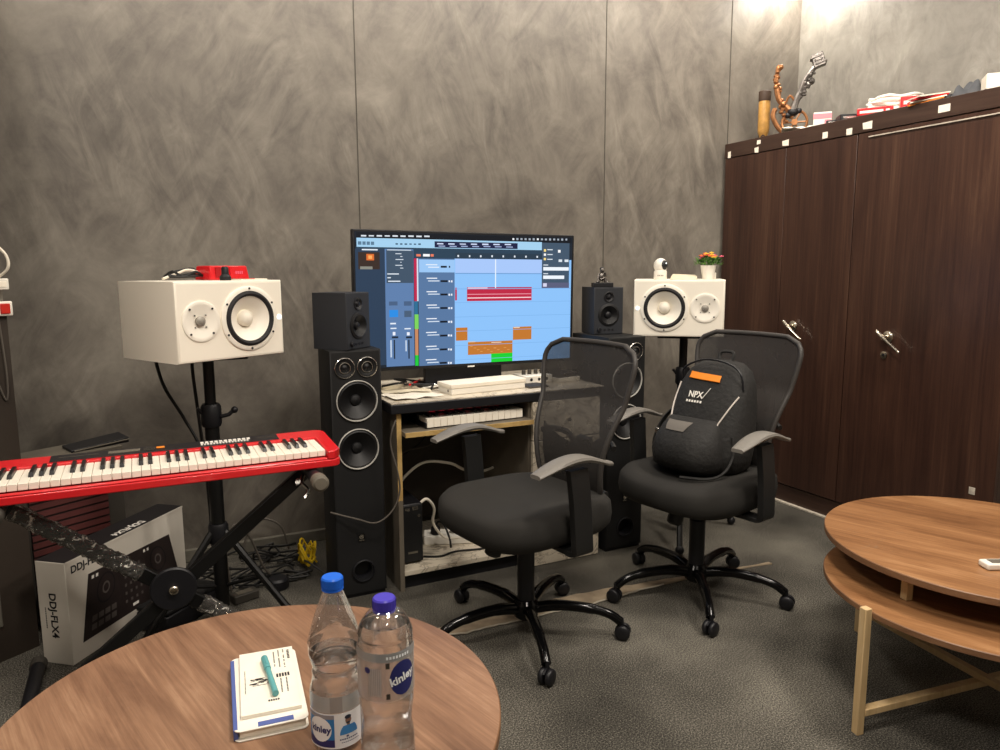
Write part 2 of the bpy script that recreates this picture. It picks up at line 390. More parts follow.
w.prism([wl(-.004, .001), wl(.95, .001), wl(.95, .014), wl(-.004, .014)], 0, 1.15)
w.mat(1).prism([wl(.10, .014), wl(.112, .014), wl(.112, .02), wl(.105, .02)], .12, .5)
struct(w.out('trim_4', ['dado', 'base'], smooth=0))
for i, x in enumerate((.931, 2.258, 3.098)):
    struct(MB().box(x - .002, x + .002, YW - .002, YW + .002, .05, ZC).out('trim_%d' % (i + 1), 'seam', smooth=0))
struct(MB().box(-1.2, 3.05, YW - .022, YW, 0, .055).out('baseboard_back', 'base', bevel=.004))

# ------------------------------------------------------------------ wardrobe on the right
t = thing('wardrobe', 'long dark walnut veneer wardrobe along the right wall with stickers on its top band', 'wardrobe', (3.34, 2.52, 0))
def W(): return MB().at((-3.34, -2.52, 0))
W().box(3.082, 3.62, 1.717, 3.33, .095, 1.945).out('carcass', 'veneer_fascia', t, bevel=.002)
W().box(3.056, 3.084, 1.712, 3.332, 1.872, 1.95).out('fascia', 'veneer_fascia', t, bevel=.002)
for y0, y1 in ((2.885, 3.328), (2.462, 2.881), (1.716, 2.457)):
    W().box(3.06, 3.081, y0, y1, .1, 1.869).out('door', 'veneer', t, bevel=.0015)
ds = [c for c in t.children if c.name.startswith('door')]
W().box(3.054, 3.06, 1.716, 2.40, 1.846, 1.851).out('edge_strip', 'dust', ds[2])
W().box(3.068, 3.62, 1.717, 3.33, 0, .094).out('plinth', 'veneer_fascia', t, bevel=.002)
W().box(3.045, 3.068, 2.05, 3.33, .0, .006).out('dust_line', 'dust', t)
def lever(d, y, z):
    h = W().lathe([(.0, 0), (.027, 0), (.027, .006), (.02, .011), (.011, .013), (.011, .042), (0, .042)], (3.06, y, z), (-1, 0, 0), 24)
    h.tube([(3.018, y + .028, z + .024), (3.014, y + .012, z + .012), (3.014, y - .03, z - .02), (3.016, y - .085, z - .06)], [.0075, .0085, .006, .0055], 10)
    h.ell((3.016, y - .085, z - .06), .008).ell((3.018, y + .028, z + .024), .0085)
    o = h.out('lever_handle', 'chrome', d)
lever(ds[1], 2.78, .955); lever(ds[2], 2.233, .942)
k = W().lathe([(0, 0), (.017, 0), (.017, .006), (.012, .008), (0, .008)], (3.06, 2.247, .858), (-1, 0, 0), 20); k.mat(1).box(3.0505, 3.053, 2.242, 2.252, .852, .864)
k.out('keyhole_rosette', ['chrome', 'black'], ds[2])
for y, z, a, b in ((3.293, 1.888, .02, .032), (3.088, 1.886, .026, .024), (3.075, 1.925, .026, .022), (2.888, 1.893, .04, .024), (2.643, 1.893, .03, .03), (2.506, 1.888, .03, .028), (2.409, 1.9, .046, .028), (2.05, 1.908, .05, .03)):
    s = W(); s.mi = 0; j = random.uniform(-.004, .004)
    s.loft([[(3.0545, y - a / 2, z - b / 2 + j), (3.0545, y + a / 2, z - b / 2), (3.0545, y + a / 2 - j, z + b / 2), (3.0545, y - a / 2, z + b / 2 - j)], [(3.0560, y - a / 2, z - b / 2 + j), (3.0560, y + a / 2, z - b / 2), (3.0560, y + a / 2 - j, z + b / 2), (3.0560, y - a / 2, z + b / 2 - j)]])
    s.out('sticker', 'paper', t, smooth=0)
W().box(3.0585, 3.06, 1.79, 1.815, .32, .35).out('sticker', 'dust', ds[2])

# ------------------------------------------------------------------ things on the wardrobe (top z 1.95)
ZT = 1.951
def wt(name, label, cat, y, x=3.17, rz=None, group=None): return thing(name, label, cat, (x, y, ZT), math.radians(-48) if rz is None else rz, group)
t = wt('bamboo_flask', 'tall amber flask with a dark cap standing at the wardrobe corner', 'flask', 3.19, 3.2)
MB().lathe([(.024, 0), (.027, .01), (.02, .028), (.027, .045), (.031, .06), (.031, .21), (.029, .22)], seg=24).out('body', 'amber', t)
m = MB(); m.tube([(.025 * math.cos(a), .025 * math.sin(a), .02 + .015 * math.sin(a * 3)) for a in [i * PI / 12 for i in range(24)]], .004, 6, True); m.out('cord', 'brown_d', t)
MB().lathe([(.031, .22), (.033, .225), (.033, .27), (.029, .274)], seg=24).out('cap', 'brown_d', t)

t = wt('metal_sculpture', 'bronze and pewter sculpture of a wheel with two raised arms', 'sculpture', 2.985, 3.2)
m = MB()
m.tube([(.062 * math.cos(a) + .01, 0, .072 + .062 * math.sin(a)) for a in [i * PI / 16 for i in range(32)]], .007, 8, True)
for i in range(6):
    a = i * PI / 3; m.tube([(.01, 0, .072), (.01 + .06 * math.cos(a), 0, .072 + .06 * math.sin(a))], .004, 6)
m.lathe([(.016, -.012), (.016, .012)], (.01, 0, .072), (0, 1, 0), 16)
m.out('wheel', 'bronze', t)
m = MB(); rnd = random.Random(3)
m.tube(smooth_path([(.0, .01, .1), (-.03, .01, .15), (-.075, .0, .2), (-.09, 0, .29), (-.085, 0, .36)], 5), [.017] * 6 + [.014] * 8 + [.011] * 7, 8)
for p in ((-.08, 0, .22), (-.09, -.004, .26), (-.087, .004, .31), (-.083, 0, .355), (-.07, 0, .36), (-.05, 0, .17)): m.ell(p, rnd.uniform(.012, .018), None, rnd.uniform(.012, .02), 10, 6)
m.tube(smooth_path([(-.09, .005, .15), (-.1, 0, .11), (-.07, .0, .05), (-.03, .0, .012)], 5), .013, 8)
m.tube(smooth_path([(-.045, .01, .16), (-.02, .0, .21), (.005, 0, .18), (.012, 0, .14)], 5), .006, 8)
for i in range(18):
    q = i / 17; m.ell((-.04 - .05 * math.sin(q * 1.6) + rnd.uniform(-.014, .014), rnd.uniform(-.01, .01), .08 + .27 * q), rnd.uniform(.007, .014), None, rnd.uniform(.006, .013), 8, 5)
m.out('left_arm', 'bronze', t)
m = MB()
m.tube(smooth_path([(.0, -.005, .13), (.02, 0, .2), (.055, 0, .29), (.1, 0, .35)], 6), [.017] * 7 + [.014] * 12, 8)
m.tube(smooth_path([(.02, .0, .18), (.05, .004, .24), (.075, .004, .27)], 6), .009, 8)
for p in ((.05, 0, .27), (.075, 0, .31), (.068, .005, .262), (.085, .005, .275), (.03, 0, .22)): m.ell(p, .016, .014, .018, 10, 6)
for i in range(16):
    q = i / 15; m.ell((.005 + .1 * q ** .8 + rnd.uniform(-.012, .012), rnd.uniform(-.01, .01), .16 + .19 * q + rnd.uniform(-.012, .012)), rnd.uniform(.008, .015), None, rnd.uniform(.006, .014), 8, 5)
m.out('right_arm', 'pewter', t)
m = MB(); m.M = Matrix.Translation((.112, 0, .375)) @ Matrix.Rotation(math.radians(-18), 4, 'Y')
m.box(-.03, .03, -.024, .024, -.034, .034); m.box(-.038, .022, -.028, .028, .012, .022); m.box(-.022, .038, -.028, .028, -.022, -.012); m.box(-.02, .02, -.03, .03, -.006, .006)
m.out('head_block', 'pewter', t, bevel=.004)
m = MB(); m.ell((0, 0, .125), .03, .025, .022, 12, 8).ell((.03, 0, .13), .016, .014, .014, 10, 6).ell((-.025, 0, .11), .018, .016, .016, 10, 6); m.out('joint', 'black', t)
MB().box(-.075, .09, -.05, .05, 0, .008).out('base_plate', 'black', t, bevel=.002)

t = wt('small_carton', 'small white carton with pink print beside the sculpture', 'box', 2.765, 3.17)
MB().box(-.042, .042, -.03, .03, 0, .078).out('carton', 'white_p', t, bevel=.002)
MB().box(-.043, .043, -.031, -.029, .045, .07).box(.01, .043, -.0315, -.029, .02, .04).out('print', 'pink', t, smooth=0)
t = wt('paper_sheet', 'crumpled white paper lying under the pink printed carton', 'paper', 2.85, 3.14)
m = MB(); rnd = random.Random(5); hh = [[.004 + rnd.random() * .022 for _ in range(7)] for _ in range(7)]
m.grid(lambda u, v: (-.11 + .2 * u, -.04 + .09 * v, hh[int(round(u * 6))][int(round(v * 6))]), 6, 6); m.out('sheet', 'paper', t, smooth=20)
for i, (y, x, w_, h, rz, nm, lb, mt, ct) in enumerate((
    (2.665, 3.16, .10, .022, -.9, 'remote_control', 'black remote control lying on the wardrobe right of the pink carton', 'black', 'remote'),
    (2.57, 3.14, .12, .03, -.6, 'cable_box', 'low black box with silver end just left of the white cable coil', 'black', 'box'),
    (2.43, 3.13, .15, .034, -1.0, 'red_case', 'flat pinkish red case in front of the white cable coil', 'red', 'case'),
    (2.24, 3.16, .15, .05, -.85, 'red_carton', 'bright red carton right of the white cable coil', 'red', 'box'),
    (2.22, 3.38, .22, .075, -.85, 'black_tray', 'long black tray lying behind the bright red carton', 'black', 'tray'))):
    t = wt(nm, lb, ct, y, x, rz)
    m = MB(); m.box(-w_ / 2, w_ / 2, -.04, .04, 0, h); m.out('shell', mt, t, bevel=.004)
    m = MB(); m.box(-w_ / 2 + .012, w_ / 2 - .04, -.0412, -.04, h * .3, h * .62); m.box(w_ / 2 - .03, w_ / 2 - .014, -.0412, -.04, h * .3, h * .62); m.out('front_strip', 'print_w' if mt == 'red' else 'silver', t, smooth=0)
t = wt('cable_coil', 'loose heap of white cable coiled on the wardrobe', 'cable', 2.44, 3.27)
m = MB(); rnd = random.Random(11); pts = []
for i in range(90):
    a = i * .52; r = .075 + .03 * rnd.random(); pts.append((r * 1.15 * math.cos(a), r * .6 * math.sin(a), .014 + .075 * (i / 90) + .02 * rnd.random()))
m.tube(smooth_path(pts, 3), .0075, 6); m.tube(smooth_path([(-.1, 0, .04), (-.15, .0, .035), (-.17, -.02, .012)], 5), .006, 6); m.out('coil', 'white_p', t)
t = wt('leaflet_stack', 'fanned orange and white leaflets between the red carton and dark cloth', 'leaflets', 2.15, 3.12)
for j in range(4):
    m = MB().at((0, 0, .004 + j * .009), .25 * j - .3, 0, -.14); m.box(-.085, .05, -.045, .045, 0, .005); m.out('leaflet', ('orange', 'paper', 'red', 'paper')[j], t)
t = wt('folded_cloth', 'folded dark slate cloth heaped near the right end of the wardrobe', 'cloth', 2.045, 3.2)
m = MB(); rnd = random.Random(8)
def cl(u, v):
    x = -.07 + .13 * u; y = -.05 + .11 * v; e = min(u, 1 - u, v, 1 - v)
    return (x, y, .004 + min(1, e * 5) * (.045 + .02 * math.sin(9 * u + 4 * v) + .012 * math.sin(17 * v - 5 * u)))
m.grid(cl, 18, 14); m.out('cloth', 'cloth_d', t, smooth=60)
t = wt('cream_box', 'plain cream box at the far right end on top of the wardrobe', 'box', 1.91, 3.19)
MB().box(-.06, .075, -.05, .05, .012, .072).out('body', 'paper', t, bevel=.003)
MB().box(-.065, .08, -.054, .054, 0, .012).out('base_tray', 'black', t, bevel=.002)

# ------------------------------------------------------------------ studio monitors
def white_monitor(label, loc, phi, mirror):
    t = thing('studio_monitor', label, 'speaker', loc, phi, 'white studio monitors lying on their sides')
    s = -1 if mirror else 1      # woofer on the viewer's left (s=1) or right
    wx, wz = -.062 * s, .127; sp = .046 * s
    MB().cabinet(.39, .334, 0, .25, [(-.195 if s > 0 else sp, sp if s > 0 else .195, 0, .25, (wx, wz, .0895)), (sp if s > 0 else -.195, .195 if s > 0 else sp, 0, .25, (.112 * s, .127, .05))], .008, .05).out('cabinet', 'ivory', t)
    def fl(r): return [(r, 0), (r, .004), (r - .004, .0065), (.089, .0065), (.089, -.0)]
    f = MB().lathe([(.105, -.0005), (.105, .004), (.101, .0065), (.09, .0065), (.09, -.0005)], (wx, 0, wz), (0, -1, 0), 48, False, False).out('woofer_flange', 'ivory_c', t)
    for i in range(6):
        a = PI / 2 + i * PI / 3; MB().lathe([(.0035, .006), (.0035, .0085)], (wx + .0975 * math.cos(a), 0, wz + .0975 * math.sin(a)), (0, -1, 0), 10).out('screw', 'black', f)
    MB().lathe([(.09, .004), (.088, .010), (.081, .0125), (.074, .009), (.072, .003)], (wx, 0, wz), (0, -1, 0), 48, False, False).out('surround', 'rubber', t)
    MB().lathe([(.074, .006), (.07, .004), (.027, -.03), (.026, -.03)], (wx, 0, wz), (0, -1, 0), 48, False, True).out('cone', 'ivory_c', t)
    MB().lathe([(.027, -.03), (.026, -.018), (.02, -.009), (.011, -.004), (.002, -.0025)], (wx, 0, wz), (0, -1, 0), 32, False, True).out('dust_cap', 'ivory', t)
    tx = .112 * s
    f = MB().lathe([(.064, -.0005), (.064, .003), (.061, .0045), (.05, .003), (.018, -.008), (.015, -.008)], (tx, 0, .127), (0, -1, 0), 40, False, True).out('tweeter_flange', 'ivory_c', t)
    for i in range(8):
        a = PI / 4 + i * PI / 2; R_ = .054 if i < 4 else .026; MB().lathe([(.0032 if i < 4 else .002, -.004), (.0032 if i < 4 else .002, .0065 if i < 4 else .0)], (tx + R_ * math.cos(a), 0, .127 + R_ * math.sin(a)), (0, -1, 0), 10).out('screw', 'black', f)
    MB().lathe([(.0155, -.008), (.0155, .001), (.01, .004), (.001, .0055)], (tx, 0, .127), (0, -1, 0), 24, False, True).out('tweeter_dome', 'mesh_g', t)
    MB().lathe([(.0085, 0), (.0085, .003), (.005, .006), (.001, .007)], (-.178 * s, 0, .125), (0, -1, 0), 20, False, True).out('logo_led', 'led', t)
    return t
HL = math.radians(27.7)
white_monitor('white studio monitor on its side, turned right, above the red keyboard', (.103 + .165, 2.42 + .086, .974), HL, True)
HR = math.radians(-38)
white_monitor('white studio monitor on its side under the flower pot and camera', (2.132, 2.575, .956), HR, False)

def speaker_stand(label, loc, rz, H, legs):
    t = thing('speaker_stand', label, 'speaker stand', loc, rz, 'tripod speaker stands')
    MB().box(-.12, .12, -.1, .12, H - .014, H).out('top_plate', 'steel', t, bevel=.003)
    MB().cyl((0, 0, .06), (0, 0, .80), .024).out('lower_pole', 'steel', t)
    MB().cyl((0, 0, .78), (0, 0, H - .012), .0185).out('upper_pole', 'steel', t)
    m = MB().lathe([(.03, .72), (.034, .73), (.034, .79), (.028, .80)], seg=20)
    m.tube([(.03, -.02, .755), (.055, -.03, .762), (.07, -.03, .775)], .007, 8); m.ell((.074, -.03, .777), .012)
    m.tube([(-.03, -.01, .77), (-.045, -.015, .79)], .006, 8)
    m.out('clamp_collar', 'black', t)
    MB().lathe([(.032, .3), (.035, .31), (.035, .36), (.03, .37)], seg=20).out('leg_hub', 'black', t)
    for a in legs:
        m = MB(); c, s_ = math.cos(a), math.sin(a)
        m.tube([(.025 * c, .025 * s_, .34), (.3 * c, .3 * s_, .022)], .013, 8)
        l = m.out('leg', 'steel', t)
        MB().ell((.3 * c, .3 * s_, .021), .02, .02, .02, 12, 8).out('rubber_foot', 'black', l)
        MB().tube([(.022 * c, .022 * s_, .14), (.16 * c, .16 * s_, .184)], .007, 6).out('brace', 'steel', l)
    return t
speaker_stand('black tripod stand carrying the white monitor above the keyboard', (.20, 2.70, 0), 0, .9735, (math.radians(-38), math.radians(85), math.radians(205)))
speaker_stand('black tripod stand carrying the white monitor beside the wardrobe', (2.262, 2.69, 0), HR, .9555, (math.radians(30), math.radians(150), math.radians(270)))

def small_monitor(label, loc, phi):
    t = thing('desktop_monitor_speaker', label, 'speaker', loc, phi, 'small black monitor speakers')
    MB().cabinet(.141, .16, 0, .21, [(-1, 1, -1, .14, (0, .087, .043)), (-1, 1, .14, 1, (0, .168, .019))], .005, .03).out('cabinet', 'blue_g', t)
    MB().lathe([(.05, -.0004), (.05, .003), (.046, .005), (.045, .005), (.041, .007), (.036, .003), (.016, -.012)], (0, 0, .087), (0, -1, 0), 36, False, True).out('woofer', 'cone', t)
    MB().lathe([(.017, -.013), (.013, -.004), (.006, -.0005), (.001, 0)], (0, 0, .087), (0, -1, 0), 24, False, True).out('dust_cap', 'black', t)
    MB().lathe([(.024, -.0004), (.024, .003), (.021, .004), (.013, -.002), (.0115, -.002), (.008, .003), (.001, .005)], (0, 0, .168), (0, -1, 0), 28, False, True).out('tweeter', 'black', t)
    MB().lathe([(.0095, 0), (.0095, .009), (.008, .011)], (-.045, 0, .021), (0, -1, 0), 18).out('volume_knob', 'black', t)
    m = MB()
    for x in (-.018, .002, .02): m.lathe([(.005, 0), (.005, .002)], (x, 0, .02), (0, -1, 0), 12)
    m.out('jack_socket', 'black', t)
    return t
def tower(label, loc, dep):
    t = thing('tower_speaker', label, 'speaker', loc, 0, 'black tower speakers flanking the desk')
    MB().cabinet(.195, dep, .012, .962, [(-1, 1, -1, .17, (.005, .105, .035)), (-1, 1, .17, .49, None), (-1, 1, .49, .68, (0, .588, .075)), (-1, 1, .68, .86, (0, .772, .075)), (-1, 0, .86, 1, (-.042, .898, .0285)), (0, 1, .86, 1, (.042, .898, .0285))], .007, .04).out('cabinet', 'black_m', t)
    MB().box(-.092, .092, .008, dep - .008, 0, .0118).out('plinth', 'black', t, bevel=.002)
    for z in (.772, .588):
        o = MB().lathe([(.0755, -.0015), (.072, .001), (.066, .005), (.06, .001), (.022, -.022), (.018, -.016), (.001, -.010)], (0, 0, z), (0, -1, 0), 48, False, True).out('woofer', 'cone', t, loc=(0, -.0015, 0))
        MB().lathe([(.0785, 0), (.0785, .005), (.0772, .0065), (.0755, .0065), (.0742, .003), (.0735, .001)], (0, 0, z), (0, -1, 0), 56, False, False).out('trim_ring', 'ring_l', o)
    for x in (-.042, .042):
        o = MB().lathe([(.035, -.001), (.035, .003), (.026, .002), (.018, -.003), (.014, -.003), (.008, .003), (.001, .005)], (x, 0, .898), (0, -1, 0), 36, False, True).out('tweeter', 'cone', t, loc=(0, -.0015, 0))
        MB().lathe([(.0385, 0), (.0385, .004), (.0365, .0055), (.0345, .002)], (x, 0, .898), (0, -1, 0), 40, False, False).out('trim_ring', 'silver', o)
        MB().lathe([(.0215, 0), (.0215, .004), (.019, .0045), (.018, .0)], (x, 0, .898), (0, -1, 0), 36, False, False).out('inner_ring', 'silver', o)
    MB().lathe([(.045, -.001), (.045, .004), (.041, .006), (.034, -.01), (.03, -.05), (.001, -.05)], (.005, 0, .105), (0, -1, 0), 40, False, True).out('bass_port', 'black', t, loc=(0, -.0012, 0))
    m = MB(); m.box(-.013, .013, -.0035, -.001, .225, .255); m.mat(1)
    m.lathe([(.009, .0), (.009, .001)], (0, -.0035, .243), (0, -1, 0), 20); m.box(-.01, .01, -.0045, -.0035, .228, .231)
    m.out('badge', ['steel', 'silver'], t)
    return t
tower('black tower speaker with silver rings left of the computer desk', (.707, 2.67, 0), .19)
tower('black tower speaker half hidden behind the chairs, right of the desk', (1.895, 2.62, 0), .30)
small_monitor('small black monitor speaker on the left tower, in front of the screen edge', (.732, 2.705, .963), math.radians(37))
small_monitor('small black monitor speaker on the right tower under the figurine', (1.893, 2.765, .963), math.radians(-12))

# things on the monitors
ZS = 1.2245
t = thing('audio_interface', 'bright red audio interface box on the left white monitor', 'audio interface', (.285, 2.69, ZS), HL)
m = MB(); m.loft([[(-.075, 0, 0), (.08, 0, 0), (.08, .09, 0), (-.075, .09, 0)], [(-.07, .004, .048), (.072, .004, .048), (.072, .086, .048), (-.07, .086, .048)]]); m.out('case', 'red', t, bevel=.004)
m = MB(); m.box(-.052, -.012, -.001, .002, .008, .042); m.out('left_panel', 'red_d', t)
m = MB(); m.box(.002, .066, -.0018, .004, .006, .044); m.mat(1)
for j in range(4): m.box(.022 + j * .008, .027 + j * .008, -.0024, -.0016, .02, .03)
m.out('right_panel', ['red', 'flower_p'], t)
t = thing('audio_plug', 'stubby black plug standing in front of the red audio interface', 'plug', (.262, 2.60, ZS), HL)
MB().lathe([(.018, 0), (.018, .012), (.012, .02), (.0115, .04), (.009, .045)], seg=20).out('shaft', 'black', t)
t = thing('paper_card', 'flat white card with red border beside the red audio interface', 'card', (.335, 2.655, ZS), HL + .1)
m = MB(); m.box(-.055, .055, -.04, .04, 0, .004); m.mat(1).box(-.05, -.0, -.041, .035, .004, .0055); m.out('sheet', ['paper', 'red'], t, smooth=0)
t = thing('coiled_cable', 'black cable bundled on the left white monitor', 'cable', (.145, 2.70, ZS), HL)
m = MB(); rnd = random.Random(4); pts = [((.055 + .015 * rnd.random()) * math.cos(i * .7), (.03 + .012 * rnd.random()) * math.sin(i * .7), .007 + .03 * (i / 40) * rnd.random() + .004) for i in range(40)]
m.tube(smooth_path(pts, 3), .0042, 6); m.out('coil', 'cable', t)
m = MB(); m.tube(smooth_path([(-.09, -.02, .006), (-.03, 0, .022), (.02, .01, .034), (.07, -.01, .018), (.085, -.015, .004)], 5), .0045, 6); m.out('loose_end', 'cable_w', t)

ZR = 1.2065
t = thing('security_camera', 'white round headed security camera on the right white monitor', 'camera', (2.125, 2.70, ZR), HR)
MB().lathe([(.027, 0), (.029, .004), (.029, .034), (.025, .042)], seg=28).out('base', 'white_p', t)
m = MB(); m.ell((0, 0, .062), .031, .031, .033, 28, 16); m.out('head', 'white_p', t)
m = MB(); m.M = Matrix.Rotation(math.radians(48), 4, 'Z'); m.ell((0, -.0135, .063), .023, .02, .025, 22, 12); o = m.out('lens_face', 'black', t)
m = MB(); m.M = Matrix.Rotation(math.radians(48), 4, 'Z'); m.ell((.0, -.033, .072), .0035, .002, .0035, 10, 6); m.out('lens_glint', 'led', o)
m = MB()
for k in range(4): m.box(-.012 + k * .007, -.008 + k * .007, -.0297, -.028, .015, .02)
m.out('mark', 'grey_t', t)
t = thing('flower_pot', 'white pot of orange and yellow flowers on the right white monitor', 'potted plant', (2.30, 2.585, ZR), HR)
MB().lathe([(.024, 0), (.034, .058), (.035, .062), (.031, .062), (.03, .05), (.001, .048)], seg=28).out('pot', 'white_p', t)
m = MB(); rnd = random.Random(9)
for i in range(170):
    a = rnd.random() * 2 * PI; r = .008 + .048 * rnd.random() ** .6; z = .058 + .026 * rnd.random() + (.055 - r) * .35
    c = Vector((r * math.cos(a), r * .8 * math.sin(a), z)); d = Vector((math.cos(a), math.sin(a), .2 + rnd.random())).normalized() * .022; n_ = d.cross(Vector((0, 0, 1))).normalized() * .006
    m.quad(c, c + d * .5 + n_, c + d, c + d * .5 - n_)
for i in range(14): a = rnd.random() * 6.28; m.tube([(.008 * math.cos(a), .008 * math.sin(a), .05), (.03 * math.cos(a), .03 * math.sin(a), .09)], .0015, 5)
m.out('leaves', 'leaf', t, normals=False)
rnd = random.Random(10)
for i in range(22):
    a = rnd.random() * 2 * PI; r = .05 * rnd.random() ** .5; z = .088 + .02 * rnd.random() + (.05 - r) * .3
    m = MB().at((r * 1.1 * math.cos(a), r * .8 * math.sin(a), z))
    for p in range(5):
        b = p * 2 * PI / 5; m.ell((.006 * math.cos(b), .006 * math.sin(b), 0), .0055, .0055, .003, 8, 4)
    m.ell((0, 0, .002), .0035, None, None, 8, 4)
    m.out('blossom', ('flower_o', 'flower_y', 'flower_p')[i % 3], t)
t = thing('paper_envelope', 'cream envelope lying between camera and flower pot', 'envelope', (2.215, 2.65, ZR), HR)
m = MB(); m.loft([[(-.06, -.04, 0), (.06, -.04, 0), (.06, .05, 0), (-.06, .05, 0)], [(-.05, -.03, .02), (.058, -.035, .014), (.055, .045, .02), (-.045, .045, .024)]]); m.out('fold', 'paper_o', t, bevel=.002)
m = MB(); m.box(-.03, .045, -.0365, -.034, .004, .008); m.out('flap_line', 'dust', t)
t = thing('usb_plug', 'tiny dark plug lying right of the security camera', 'plug', (2.165, 2.66, ZR), HR)
m = MB(); m.box(-.012, .006, -.006, .006, 0, .01); m.mat(1).box(.006, .016, -.004, .004, .003, .008); m.out('body', ['grey_b', 'silver'], t, bevel=.001)
t = thing('white_adapter', 'small white block behind the flower pot at the monitor corner', 'adapter', (2.345, 2.60, ZR), HR)
MB().box(-.012, .012, -.01, .03, 0, .03).out('block', 'white_p', t, bevel=.003)

t = thing('figurine', 'small dark seated figurine on a black plinth atop the right small speaker', 'figurine', (1.88, 2.80, 1.1735), math.radians(-20))
MB().box(-.045, .045, -.025, .025, 0, .02).out('plinth', 'black', t, bevel=.002)
m = MB()
m.ell((-.004, 0, .047), .014, .012, .02, 14, 8).ell((-.002, -.002, .076), .0105, .0105, .012, 14, 8)
m.tube([(-.008, -.005, .034), (.008, -.012, .04), (.012, -.014, .021)], .0065, 8); m.tube([(-.006, .005, .034), (.014, -.004, .036), (.022, -.006, .021)], .0065, 8)
m.tube([(-.015, 0, .06), (-.022, -.004, .042), (-.018, -.008, .024)], .0045, 8); m.tube([(.008, 0, .06), (.014, -.008, .05), (.008, -.014, .066)], .0045, 8)
m.ell((-.02, 0, .024), .01, .01, .006, 10, 6).ell((.018, -.004, .024), .012, .009, .005, 10, 6)
m.out('figure', 'pewter', t)
m = MB(); m.ell((-.002, .001, .082), .0112, .0112, .008, 14, 6); m.out('hair', 'black', t)
# ------------------------------------------------------------------ computer desk
DX, DY = 1.31, 2.9
t = thing('computer_desk', 'marbled laminate computer desk with black edged top and open knee space', 'desk', (DX, DY, 0))
def K(): return MB().at((-DX, -DY, 0))
o = K().box(.822, 1.782, 2.62, 3.22, .716, .7535).out('tabletop', 'black', t, bevel=.004)
K().box(.826, 1.778, 2.624, 3.216, .7536, .757).out('marble_sheet', 'marble', o, smooth=0)
for x0, x1 in ((.85, .868), (1.748, 1.766)):
    o = K().box(x0, x1, 2.645, 3.19, 0, .7155).out('side_panel', 'marble_d', t, bevel=.001)
    K().box(x0, x1, 2.641, 2.6448, .37, .7155).out('edge_band', 'chip' if x0 < 1 else 'black', o, smooth=0); K().box(x0, x1, 2.641, 2.6448, 0, .3695).out('edge_band', 'marble_d' if x0 < 1 else 'black', o, smooth=0)
K().box(1.42, 1.438, 2.645, 3.17, .079, .7155).out('partition', 'marble_d', t, bevel=.001)
K().box(.869, 1.747, 3.172, 3.184, .1, .7155).out('back_panel', 'dado', t, smooth=0)
o = K().box(.869, 1.4195, 2.60, 3.03, .628, .645).out('keyboard_shelf', 'marble_d', t, bevel=.001)
K().box(.869, 1.4195, 2.595, 2.5998, .6275, .6455).out('edge_band', 'chip', o, smooth=0)
K().box(.869, 1.747, 2.645, 3.17, .06, .0785).out('bottom_shelf', 'marble', t, bevel=.001)
K().box(.869, 1.42, 2.67, 2.685, 0, .0595).out('plinth', 'black', t, smooth=0)
K().box(1.42, 1.76, 2.622, 2.64, .004, .1).out('plinth', 'marble', t, bevel=.001)
d = K().box(1.43, 1.76, 2.624, 2.642, .1045, .545).out('door', 'marble', t, bevel=.002)
k = K(); k.lathe([(.004, 0), (.004, .012), (.009, .016), (.009, .022), (.001, .024)], (1.465, 2.624, .44), (0, -1, 0), 14); k.out('knob', 'chrome', d)
d = K().box(1.43, 1.76, 2.624, 2.642, .5495, .712).out('drawer', 'marble', t, bevel=.002)
k = K(); k.lathe([(.004, 0), (.004, .012), (.009, .016), (.009, .022), (.001, .024)], (1.595, 2.624, .63), (0, -1, 0), 14); k.out('knob', 'chrome', d)

